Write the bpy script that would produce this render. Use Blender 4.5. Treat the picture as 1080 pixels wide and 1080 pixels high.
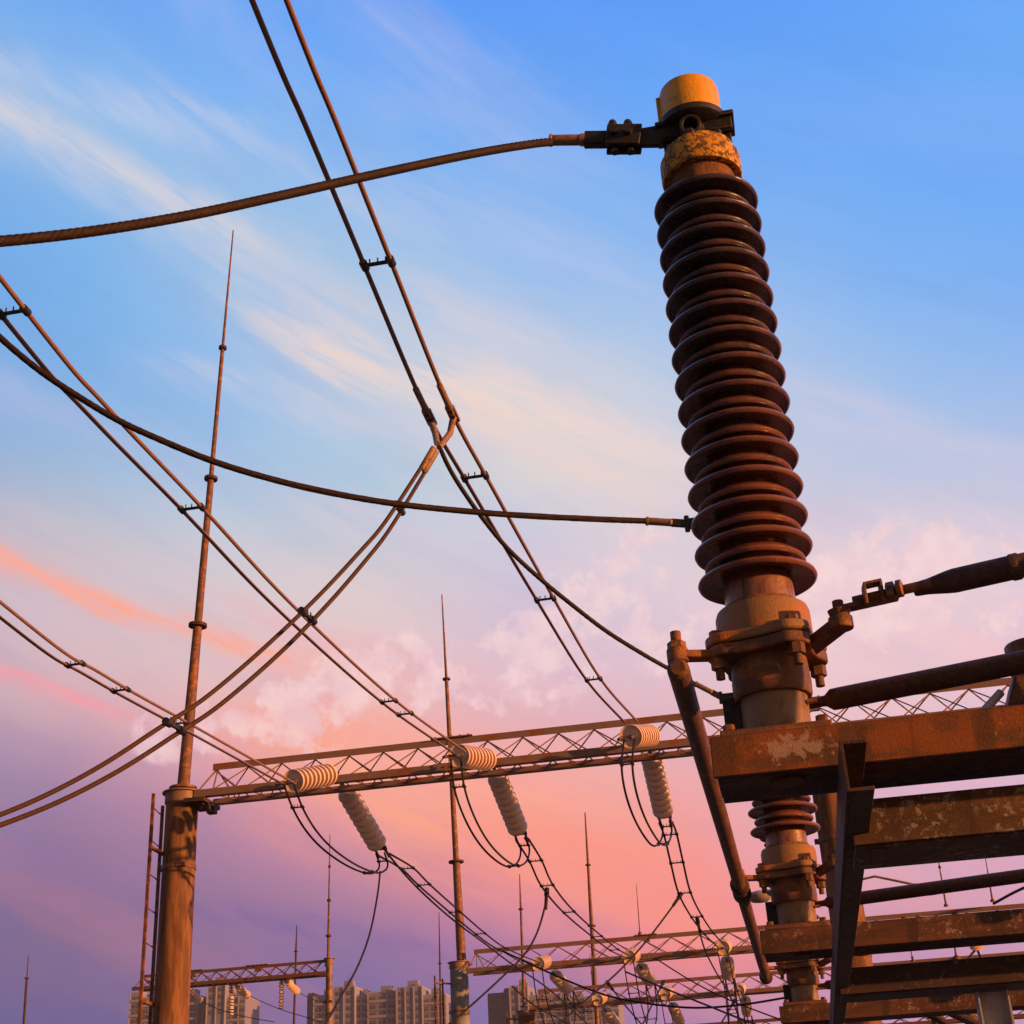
import bpy, bmesh, math, random
import numpy as np
from mathutils import Vector, Matrix
random.seed(4)
R = math.radians
for o in list(bpy.data.objects): bpy.data.objects.remove(o)
sc = bpy.context.scene
col = sc.collection

# ------------------------------------------------------------------ camera
F = 1483.0
def _n(v): v = np.array(v, float); return v/np.linalg.norm(v)
Zc = _n([370-540, 540+2500, F])
Bc = np.array([869-540, 540-1245, F], float); Bc = _n(Bc - Zc*(Bc@Zc))
Gc = _n(np.cross(Bc, Zc))
if Gc[0] < 0: Gc = -Gc
M = np.array([Gc, Bc, Zc])          # camera (right, up, forward) -> yard (x along gantry, y along bus, z up)
EYE = np.array([0, 0, 1.6])
cam = bpy.data.cameras.new('camera'); co = bpy.data.objects.new('camera', cam); col.objects.link(co)
rt, up, fw = M[:, 0], M[:, 1], M[:, 2]
co.matrix_world = Matrix(((rt[0], up[0], -fw[0], 0), (rt[1], up[1], -fw[1], 0), (rt[2], up[2], -fw[2], 1.6), (0, 0, 0, 1)))
cam.sensor_width = 36; cam.lens = 36*F/1080; cam.clip_start = .05; cam.clip_end = 6000
sc.camera = co

# survey helpers: where a sight line meets a real plane of the yard
def ray(u, v): return M@_n([u-540, 540-v, F])
def aty(u, v, y): d = ray(u, v); return Vector(EYE + d*(y-EYE[1])/d[1])
def atz(u, v, z): d = ray(u, v); return Vector(EYE + d*(z-EYE[2])/d[2])
def atd(u, v, t): return Vector(EYE + ray(u, v)*t)
def onplane(u, v, a, b):
    n = Vector((b-a).to_2d()).normalized(); n = Vector((-n.y, n.x, 0))
    d = Vector(ray(u, v)); e = Vector(EYE)
    return e + d*((a-e).dot(n)/d.dot(n))

# ------------------------------------------------------------------ view, world, sun
sc.view_settings.view_transform = 'Standard'; sc.view_settings.look = 'None'
sc.view_settings.exposure = 0.4; sc.view_settings.gamma = 1.0
try: sc.view_settings.use_curve_mapping = False
except Exception: pass
SUN_AZ, SUN_EL = 106.0, 7.0      # degrees clockwise from +Y
sd = Vector((math.sin(R(SUN_AZ))*math.cos(R(SUN_EL)), math.cos(R(SUN_AZ))*math.cos(R(SUN_EL)), math.sin(R(SUN_EL))))
sl = bpy.data.lights.new('sun', 'SUN'); so = bpy.data.objects.new('sun', sl); col.objects.link(so)
sl.energy = 5.0; sl.angle = R(.6); sl.color = (1.0, .40, .11)
so.rotation_euler = sd.to_track_quat('Z', 'Y').to_euler()

def lin(c): return tuple(((x/255)/12.92 if x/255 <= .04045 else ((x/255+.055)/1.055)**2.4) for x in c)

# cloud-lit dusk sky: colours measured on the sky by azimuth and elevation
SKY = [
 (0,0,(115,175,240)),(0,60,(147,187,235)),(0,90,(165,193,226)),(0,130,(142,188,236)),(0,200,(119,177,236)),(0,300,(109,170,234)),(0,380,(125,177,232)),(0,450,(139,177,226)),(0,520,(172,186,208)),
 (0,580,(218,190,193)),(0,640,(203,186,206)),(0,700,(217,180,188)),(0,770,(181,154,178)),(0,850,(153,126,164)),(0,930,(129,108,152)),(0,1000,(109,102,146)),(0,1080,(92,94,150)),
 (130,0,(109,170,245)),(130,100,(132,185,242)),(130,160,(162,197,230)),(130,210,(137,187,238)),(130,330,(127,183,236)),(130,420,(139,185,232)),(130,520,(169,193,218)),(130,600,(213,196,202)),(130,660,(217,196,204)),(130,730,(227,182,188)),(130,800,(197,150,172)),(130,900,(152,120,158)),(130,1000,(119,104,149)),(130,1080,(96,94,150)),
 (270,0,(103,167,248)),(270,130,(127,183,244)),(270,240,(162,197,230)),(270,300,(162,197,232)),(270,380,(142,189,238)),(270,470,(162,197,232)),(270,560,(201,208,222)),(270,640,(223,204,208)),(270,700,(225,202,206)),(270,740,(244,190,188)),(270,790,(238,164,176)),(270,850,(199,144,168)),(270,930,(163,124,162)),(270,1000,(133,110,154)),(270,1060,(110,102,158)),
 (400,0,(95,161,248)),(400,140,(117,177,246)),(400,260,(157,195,234)),(400,340,(182,203,228)),(400,430,(189,207,228)),(400,520,(174,201,224)),(400,600,(218,208,212)),(400,700,(235,198,200)),(400,790,(250,170,165)),(400,840,(246,158,160)),(400,890,(212,144,164)),(400,950,(167,124,162)),(400,1040,(125,108,165)),
 (540,0,(91,157,250)),(540,140,(112,173,246)),(540,280,(155,193,238)),(540,400,(202,211,226)),(540,490,(223,217,214)),(540,560,(202,206,228)),(540,650,(214,196,216)),(540,730,(230,192,204)),(540,800,(246,174,172)),(540,870,(255,160,142)),(540,920,(246,146,148)),(540,970,(190,128,168)),(540,1050,(140,116,170)),
 (660,0,(93,159,250)),(660,150,(109,173,248)),(660,300,(152,191,238)),(660,450,(209,213,224)),(660,520,(231,213,212)),(660,600,(218,208,220)),(660,700,(220,192,212)),(660,800,(238,176,178)),(660,880,(255,160,148)),(660,950,(255,146,146)),(660,1000,(232,140,156)),(660,1050,(165,122,172)),
 (760,900,(240,158,162)),(760,960,(248,148,152)),(760,1010,(255,140,140)),(760,1060,(190,135,175)),
 (900,0,(97,163,250)),(900,150,(107,171,248)),(900,300,(133,183,244)),(900,400,(165,197,236)),(900,500,(193,203,228)),(900,560,(212,200,222)),(900,600,(248,214,214)),(900,680,(236,208,218)),(900,720,(245,204,204)),(900,830,(226,184,204)),(900,940,(226,168,184)),(900,1010,(200,145,182)),(900,1065,(205,160,200)),
 (1080,0,(109,173,250)),(1080,200,(109,173,248)),(1080,350,(137,183,242)),(1080,450,(165,193,234)),(1080,530,(203,205,226)),(1080,570,(250,222,220)),(1080,620,(225,205,220)),(1080,690,(232,200,214)),(1080,850,(225,180,205)),(1080,930,(222,165,188)),(1080,1010,(200,150,190)),(1080,1065,(205,160,200)),
]
def azel(u, v):
    d = ray(u, v); return math.degrees(math.atan2(d[0], d[1])), math.degrees(math.asin(d[2]))
P = np.array([azel(u, v) for u, v, c in SKY]); V = np.array([lin(c) for u, v, c in SKY])
def rbf(q):
    K = lambda A, B: np.sqrt(((A[:, None]-B[None])**2*np.array([.45, 1.0])).sum(-1)+.3)
    W = np.linalg.solve(K(P, P)+np.eye(len(P))*.02, V-V.mean(0))
    return np.clip(K(q, P)@W+V.mean(0), .02, 1.2)
AZ = np.linspace(-36, 22, 10); EL = np.linspace(2.5, 50, 28)
G = rbf(np.array([(a, e) for a in AZ for e in EL])).reshape(len(AZ), len(EL), 3)

w = bpy.data.worlds.new('World'); sc.world = w; w.use_nodes = True
nt = w.node_tree; nt.nodes.clear()
def N(t, **k):
    n = nt.nodes.new(t)
    for a, b in k.items(): setattr(n, a, b)
    return n
def L(a, b): nt.links.new(a, b)
def mth(op, a, b=None, c=None, clamp=False):
    n = N('ShaderNodeMath', operation=op); n.use_clamp = clamp
    for i, x in enumerate((a, b, c)):
        if x is None: continue
        if isinstance(x, (int, float)): n.inputs[i].default_value = x
        else: L(x, n.inputs[i])
    return n.outputs[0]
def comb(x, y, z=0.0):
    n = N('ShaderNodeCombineXYZ')
    for i, q in enumerate((x, y, z)):
        if isinstance(q, (int, float)): n.inputs[i].default_value = q
        else: L(q, n.inputs[i])
    return n.outputs[0]
def noise(vec, scale, detail=4, rough=.55, dist=0.0):
    n = N('ShaderNodeTexNoise'); L(vec, n.inputs['Vector'])
    n.inputs['Scale'].default_value = scale; n.inputs['Detail'].default_value = detail
    n.inputs['Roughness'].default_value = rough; n.inputs['Distortion'].default_value = dist
    return n
def rng(x, a, b, c=0.0, d=1.0, smooth=True):
    n = N('ShaderNodeMapRange'); n.interpolation_type = 'SMOOTHSTEP' if smooth else 'LINEAR'
    L(x, n.inputs[0])
    for i, q in enumerate((a, b, c, d)): n.inputs[i+1].default_value = q
    return n.outputs[0]
def mix(f, a, b, mode='MIX'):
    n = N('ShaderNodeMix', data_type='RGBA', blend_type=mode)
    if isinstance(f, (int, float)): n.inputs[0].default_value = f
    else: L(f, n.inputs[0])
    for i, q in ((6, a), (7, b)):
        if isinstance(q, tuple): n.inputs[i].default_value = (*q, 1)
        else: L(q, n.inputs[i])
    return n.outputs[2]
tc = N('ShaderNodeTexCoord'); sx = N('ShaderNodeSeparateXYZ'); L(tc.outputs['Generated'], sx.inputs[0])
az = mth('MULTIPLY', mth('ARCTAN2', sx.outputs[0], sx.outputs[1]), 57.29578)
el = mth('MULTIPLY', mth('ARCSINE', sx.outputs[2]), 57.29578)
wn = noise(tc.outputs['Generated'], 5.0, 4, .6)
wr = N('ShaderNodeSeparateColor'); L(wn.outputs['Color'], wr.inputs[0])
az2 = mth('ADD', az, mth('MULTIPLY', mth('SUBTRACT', wr.outputs[0], .5), 3.5))
el2 = mth('ADD', el, mth('MULTIPLY', mth('SUBTRACT', wr.outputs[1], .5), 1.6))
eln = rng(el2, float(EL[0]), float(EL[-1]), 0, 1, False)
cur = None
for i, a in enumerate(AZ):
    rp = N('ShaderNodeValToRGB'); rp.color_ramp.interpolation = 'B_SPLINE'
    es = rp.color_ramp.elements
    while len(es) < len(EL): es.new(0.5)
    for j in range(len(EL)): es[j].position = j/(len(EL)-1)
    for j in range(len(EL)): es[j].color = (*[float(x) for x in G[i, j]], 1)
    L(eln, rp.inputs[0])
    cur = rp.outputs[0] if cur is None else mix(rng(az2, float(AZ[i-1]), float(a), 0, 1, False), cur, rp.outputs[0])
# cirrus streaks, lying down to the right
th = R(-24)
al = mth('ADD', mth('MULTIPLY', az, math.cos(th)), mth('MULTIPLY', el, math.sin(th)))
ac = mth('ADD', mth('MULTIPLY', az, -math.sin(th)), mth('MULTIPLY', el, math.cos(th)))
st = noise(comb(mth('MULTIPLY', al, .035), mth('MULTIPLY', ac, .16), 3.1), 1.0, 6, .55, .35)
st2 = noise(comb(mth('MULTIPLY', al, .10), mth('MULTIPLY', ac, .55), 8.4), 1.0, 5, .6, .3)
sf = mth('MULTIPLY', rng(st.outputs['Fac'], .46, .74), rng(st2.outputs['Fac'], .25, .7, .45, 1.0))
hi = mth('MULTIPLY', rng(el, 12, 24), rng(az, 4, -16, .12, 1.0))
cur = mix(mth('MULTIPLY', mth('MULTIPLY', sf, hi), .46), cur, lin((236, 216, 216)))
cur = mix(mth('MULTIPLY', mth('MULTIPLY', sf, rng(el, 24, 12)), .22), cur, lin((255, 150, 140)))
sf3 = rng(st2.outputs['Fac'], .55, .30)
cur = mix(mth('MULTIPLY', sf3, .07), cur, lin((92, 110, 190)))
# long cirrus bands, each anchored to its own bearing and height
bw = noise(comb(mth('MULTIPLY', al, .12), mth('MULTIPLY', ac, .30), 5.5), 1.0, 5, .6, .4)
bwv = mth('MULTIPLY', mth('SUBTRACT', bw.outputs['Fac'], .5), 3.2)
fil = noise(comb(mth('MULTIPLY', al, .14), mth('MULTIPLY', ac, 1.25), 1.4), 1.0, 6, .62, .25)
filv = rng(fil.outputs['Fac'], .34, .60, .25, 1.0)
for (u0, v0, u1, v1, wd, c_, k_) in [(-200, -10, 420, 305, 24, (214, 212, 222), .85), (60, 60, 520, 250, 20, (196, 204, 230), .35), (180, 275, 780, 510, 44, (242, 218, 208), .85), (380, 270, 760, 430, 18, (222, 214, 222), .5), (420, 420, 700, 520, 22, (240, 212, 206), .55),
        (-260, 455, 460, 745, 15, (255, 172, 152), 1.0), (150, 605, 560, 750, 20, (240, 176, 186), .45), (-120, 660, 190, 770, 11, (250, 158, 168), .75), (160, 735, 800, 960, 56, (255, 168, 140), 1.0), (440, 835, 880, 1020, 46, (255, 150, 138), .95), (300, 770, 720, 850, 34, (255, 176, 158), .7), (-60, 110, 520, 400, 18, (190, 202, 230), .6), (330, 130, 800, 345, 22, (178, 198, 238), .55), (100, 355, 620, 500, 15, (206, 206, 226), .6), (430, 345, 900, 560, 24, (236, 216, 216), .6), (-150, 330, 330, 520, 20, (178, 190, 228), .5), (240, 500, 800, 640, 18, (226, 206, 218), .55), (-150, 0, 350, 170, 14, (190, 206, 236), .55), (760, 380, 1200, 520, 26, (214, 206, 226), .45), (860, 640, 1150, 730, 30, (250, 200, 202), .6), (-60, 880, 420, 1010, 20, (160, 118, 168), .35), (100, 930, 560, 1030, 14, (96, 92, 160), .4)]:
    (a0, e0), (a1, e1) = azel(u0, v0), azel(u1, v1); LL = math.hypot(a1-a0, e1-e0); ca, se = (a1-a0)/LL, (e1-e0)/LL; ww = wd/25.5
    tt = mth('ADD', mth('MULTIPLY', mth('SUBTRACT', az, a0), ca), mth('MULTIPLY', mth('SUBTRACT', el, e0), se))
    dd = mth('ADD', mth('SUBTRACT', mth('MULTIPLY', mth('SUBTRACT', el, e0), ca), mth('MULTIPLY', mth('SUBTRACT', az, a0), se)), bwv)
    g_ = mth('EXPONENT', mth('MULTIPLY', mth('MULTIPLY', dd, dd), -1/(ww*ww)))
    wn_ = mth('MULTIPLY', rng(tt, 0, LL*.3), rng(tt, LL, LL*.65))
    cur = mix(mth('MULTIPLY', mth('MULTIPLY', mth('MULTIPLY', g_, wn_), filv), k_), cur, lin(c_))
# small cumulus puffs
def blob(a0, e0, ra, re):
    x = mth('DIVIDE', mth('SUBTRACT', az, a0), ra); y = mth('DIVIDE', mth('SUBTRACT', el, e0), re)
    return mth('SUBTRACT', 1.0, mth('ADD', mth('MULTIPLY', x, x), mth('MULTIPLY', y, y)), clamp=True)
bs = None
for u, v, ru, rv in [(655, 612, 75, 75), (560, 700, 130, 62), (420, 712, 110, 55), (335, 755, 70, 60), (1010, 592, 200, 58), (900, 620, 90, 40), (600, 606, 36, 28), (690, 660, 90, 60), (215, 775, 90, 34), (960, 650, 180, 50)]:
    a0, e0 = azel(u, v); b = blob(a0, e0, ru/22.0, rv/24.0)
    bs = b if bs is None else mth('MAXIMUM', bs, b)
cn = noise(tc.outputs['Generated'], 17.0, 9, .58, .25); cn2 = noise(tc.outputs['Generated'], 52.0, 7, .6, .2)
cnv = mth('ADD', mth('MULTIPLY', cn.outputs['Fac'], .60), mth('MULTIPLY', cn2.outputs['Fac'], .40))
gate = mth('POWER', bs, .6)
pf = mth('MULTIPLY', rng(mth('ADD', mth('MULTIPLY', gate, .17), cnv), .60, .69), rng(gate, .05, .5))
sh = noise(tc.outputs['Generated'], 60.0, 5, .6)
pc = mix(rng(el, 7.5, 15), lin((140, 112, 172)), mix(rng(sh.outputs['Fac'], .35, .65), lin((240, 205, 214)), lin((255, 222, 220))))
cur = mix(mth('MULTIPLY', pf, .62), cur, pc)
# the rest of the dome, behind the photographer: plain clear dusk sky
ns = N('ShaderNodeTexSky', sky_type='NISHITA'); ns.sun_disc = False; ns.sun_elevation = R(SUN_EL); ns.sun_rotation = R(SUN_AZ)
nsm = N('ShaderNodeVectorMath', operation='SCALE'); L(ns.outputs[0], nsm.inputs[0]); nsm.inputs[3].default_value = .08
back = mth('MAXIMUM', rng(mth('ABSOLUTE', mth('ADD', az, 8.0)), 55, 120), rng(el, 58, 80))
glow = mix(1.0, nsm.outputs[0], (1.35, .92, .72), 'MULTIPLY')      # warm side of the dusk, where the sun is going down
cur = mix(back, cur, glow)
bg = N('ShaderNodeBackground'); L(cur, bg.inputs[0]); bg.inputs[1].default_value = 0.76
wo = N('ShaderNodeOutputWorld'); L(bg.outputs[0], wo.inputs[0])

# ------------------------------------------------------------------ materials
def mat(name, base, metal=0.0, rough=.6, second=None, sc2=6, lo=.42, hi2=.6, fleck=None, fsc=30, flo=.6, fhi=.66, bump=.25, bsc=60, streak=False, fine=.25, spec=.4, patch=None, stain=None, lowglow=None, bigr=(.42, .6)):
    global nt
    m = bpy.data.materials.new(name); m.use_nodes = True; nt = m.node_tree
    b = nt.nodes['Principled BSDF']; t = N('ShaderNodeTexCoord'); v = t.outputs['Object']
    c = base
    if second:
        vv = v
        if streak:
            mp = N('ShaderNodeMapping'); mp.inputs['Scale'].default_value = streak; L(v, mp.inputs[0]); vv = mp.outputs[0]
        n = noise(vv, sc2, 6, .62, .4)
        c = mix(rng(n.outputs['Fac'], lo, hi2), base, second)
    if fleck:
        n2 = noise(v, fsc, 9, .74, .12)
        big = noise(v, fsc*.18, 3, .5)
        c = mix(mth('MULTIPLY', rng(n2.outputs['Fac'], flo, fhi), rng(big.outputs['Fac'], *bigr)), c, fleck)
    if lowglow:       # warm evening glow painted into the glaze, strongest on the lowest sheds
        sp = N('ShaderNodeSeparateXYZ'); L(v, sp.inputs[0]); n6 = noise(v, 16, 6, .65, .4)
        amt = mth('ADD', rng(sp.outputs[2], lowglow[0]+.35, lowglow[1], 0, .62, False), mth('MULTIPLY', mth('SUBTRACT', n6.outputs['Fac'], .5), .9))
        c = mix(mth('MAXIMUM', mth('MINIMUM', amt, .62), 0.0), c, lowglow[2])
    if stain:      # dark run-off stains down the face
        mp = N('ShaderNodeMapping'); mp.inputs['Scale'].default_value = (9, 9, 1.6); L(v, mp.inputs[0]); n4 = noise(mp.outputs[0], 1.6, 6, .62, .3)
        c = mix(rng(n4.outputs['Fac'], .47, .62, 0, .85), c, stain)
    if patch:      # a patch of bare, whitened paint
        vm = N('ShaderNodeVectorMath', operation='SUBTRACT'); L(v, vm.inputs[0]); vm.inputs[1].default_value = patch[0]
        vs = N('ShaderNodeVectorMath', operation='MULTIPLY'); L(vm.outputs[0], vs.inputs[0]); vs.inputs[1].default_value = patch[1]
        vl = N('ShaderNodeVectorMath', operation='LENGTH'); L(vs.outputs[0], vl.inputs[0])
        n5 = noise(v, 38, 8, .72, .6)
        c = mix(rng(mth('ADD', mth('MULTIPLY', rng(vl.outputs['Value'], 1.15, .1), .30), n5.outputs['Fac']), .66, .74, 0, .8), c, patch[2])
    if fine:
        n3 = noise(v, bsc*2.2, 4, .7)
        c = mix(fine, c, mix(rng(n3.outputs['Fac'], .3, .7), tuple(x*.25 for x in base), tuple(min(1, x*2.0) for x in (second or base))))
    if isinstance(c, tuple): b.inputs['Base Color'].default_value = (*c, 1)
    else: L(c, b.inputs['Base Color'])
    b.inputs['Metallic'].default_value = metal; b.inputs['Specular IOR Level'].default_value = spec
    nr = noise(v, bsc*.5, 4, .6); L(rng(nr.outputs['Fac'], .3, .7, max(.05, rough-.13), min(1, rough+.13)), b.inputs['Roughness'])
    if bump:
        nb = noise(v, bsc, 6, .65); bp = N('ShaderNodeBump'); bp.inputs['Strength'].default_value = bump; bp.inputs['Distance'].default_value = .01
        L(nb.outputs['Fac'], bp.inputs['Height']); L(bp.outputs[0], b.inputs['Normal'])
    return m
RUSTBEAM = mat('painted steel gone to rust', (.070, .045, .030), .0, .72, (.28, .075, .018), 6, .40, .56, (.46, .30, .20), 60, .59, .65, .35, 320, streak=(1.0, 1.0, 1.6), patch=((-1.345, 0, .05), (8, 0, 24), (.46, .38, .34)), stain=(.040, .024, .016))
BROWNBEAM = mat('brown weathered beam paint', (.065, .030, .025), .0, .7, (.15, .055, .032), 6, .42, .62, (.50, .36, .33), 40, .54, .61, .35, 300, streak=(.45, .45, 5.0), stain=(.03, .016, .013))
PEEL = mat('dark steel with peeling pale paint', (.060, .032, .024), .0, .66, (.15, .065, .032), 7, .45, .65, (.40, .32, .31), 42, .52, .58, .4, 300, streak=(.6, .6, 3.0), bigr=(.40, .56), stain=(.035, .018, .014))
MAUVEST = mat('purplish brown channel paint', (.045, .028, .032), .0, .66, (.08, .04, .04), 5, .42, .62, (.22, .16, .19), 40, .54, .62, .3, 300, streak=(.6, .6, 3.0))
FLANGEST = mat('brown speckled channel flange', (.10, .06, .042), .0, .7, (.05, .028, .022), 12, .45, .62, (.24, .15, .10), 60, .6, .66, .3, 110)
DARKST = mat('dark rusted channel steel', (.030, .018, .016), .0, .7, (.11, .045, .03), 8, .45, .68, (.22, .15, .13), 50, .66, .7, .4, 90)
RUSTCAST = mat('rusty brown cast iron', (.070, .034, .026), .0, .55, (.34, .115, .032), 12, .48, .64, (.34, .20, .13), 80, .62, .68, .45, 240, spec=.5)
FLANGE = mat('ochre grey painted flange', (.23, .15, .08), .0, .6, (.42, .13, .02), 8, .46, .60, (.50, .36, .22), 70, .60, .66, .4, 220)
GALV = mat('stained galvanised tube', (.30, .175, .105), .0, .5, (.12, .055, .035), 9, .45, .62, None, bump=.2, bsc=160, spec=.5)
GREYST = mat('bluish grey galvanised post', (.50, .50, .60), .0, .6, (.34, .32, .40), 10, .42, .62, (.6, .58, .64), 40, .6, .66, .2, 110)
BROWNPORC = mat('brown glazed porcelain', (.048, .036, .054), .0, .24, (.080, .046, .056), 10, .42, .62, None, bump=.05, bsc=60, fine=.25, spec=.75, lowglow=(.90, .05, (.44, .135, .042)))
YELLOW = mat('chipped yellow paint', (.66, .29, .010), .0, .5, (.74, .35, .015), 9, .4, .6, (.26, .25, .28), 60, .56, .60, .25, 120, fine=.16, bigr=(.33, .55))
YELLOWWORN = mat('heavily worn yellow paint', (.72, .36, .02), .0, .65, (.50, .22, .02), 16, .45, .62, (.045, .028, .03), 46, .49, .53, .6, 130, fine=.12, bigr=(.2, .4))
CEMENT = mat('rusty brown cement band', (.16, .08, .05), .0, .85, (.28, .12, .05), 40, .45, .6, None, bump=.8, bsc=200)
PINKCEM = mat('pinkish glazed neck with rust runs', (.28, .14, .12), .0, .34, (.13, .05, .035), 10, .45, .6, None, bump=.15, bsc=90, streak=(4, 4, .6))
BLACK = mat('black weathered clamp metal', (.020, .018, .024), .3, .5, (.045, .035, .04), 20, .45, .65, None, bump=.35, bsc=150, spec=.5)
LINKTUBE = mat('brown rusted link tube', (.085, .040, .028), .0, .6, (.20, .08, .035), 14, .46, .62, (.05, .025, .02), 60, .55, .62, .4, 240, streak=(3, .6, 3))
DARKTUBE = mat('dark brown pitted tube', (.05, .026, .024), .1, .62, (.11, .045, .035), 70, .45, .62, None, bump=.5, bsc=190, spec=.5)
MCABLE = mat('mid brown stranded cable', (.060, .030, .020), .0, .6, (.09, .04, .026), 30, .4, .65, None, bump=.3, bsc=220, spec=.25)
CABLE = mat('weathered brown stranded cable', (.20, .095, .055), .0, .55, (.26, .13, .07), 30, .4, .65, None, bump=.2, bsc=200)
DCABLE = mat('dark stranded cable', (.020, .011, .010), .0, .6, (.034, .018, .015), 40, .4, .65, None, bump=.3, bsc=220, spec=.2)
LUG = mat('tarnished cable lug', (.36, .21, .13), .1, .55, (.14, .07, .05), 30, .46, .64, None, bump=.35, bsc=160)
TRUSS = mat('rust stained galvanised lattice', (.24, .165, .16), .1, .6, (.27, .095, .035), 3.5, .50, .62, None, bump=.15, bsc=60)
FARTRUSS = mat('distant dark lattice steel', (.15, .10, .09), .2, .6, (.20, .08, .04), 2, .42, .6, None, bump=0)
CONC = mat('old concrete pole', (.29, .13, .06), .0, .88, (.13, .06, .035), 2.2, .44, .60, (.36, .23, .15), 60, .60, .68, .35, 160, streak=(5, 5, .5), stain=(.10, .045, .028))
PALECONC = mat('pale grey concrete pole', (.30, .29, .31), .0, .85, (.20, .18, .20), 3.0, .42, .62, None, bump=.3, bsc=60)
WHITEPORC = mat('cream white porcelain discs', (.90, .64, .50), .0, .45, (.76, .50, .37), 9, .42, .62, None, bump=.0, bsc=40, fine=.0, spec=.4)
FITTING = mat('dull line fitting metal', (.16, .10, .08), .5, .5, (.24, .14, .09), 20, .45, .6, None, bump=.2, bsc=120)
LAMPW = mat('pale lamp shell', (.30, .22, .19), .0, .5, None, bump=.05, fine=.1)
GROUND = mat('gravel and dry grass ground', (.16, .125, .10), .0, .95, (.11, .10, .06), .15, .4, .6, (.24, .20, .17), 6, .5, .7, .6, 8)
BWALL = mat('pale apartment wall', (.23, .22, .31), .0, .85, (.20, .19, .27), .05, .4, .6, None, bump=0, fine=0)
BDARK = mat('dark slate and shaded apartment wall', (.075, .085, .14), .0, .8, None, bump=0, fine=0)
BSLAB = mat('light balcony slab', (.27, .26, .35), .0, .8, None, bump=0, fine=0)
BGLASS = mat('dim window glass', (.045, .045, .075), .0, .3, None, bump=0, fine=0)

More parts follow.
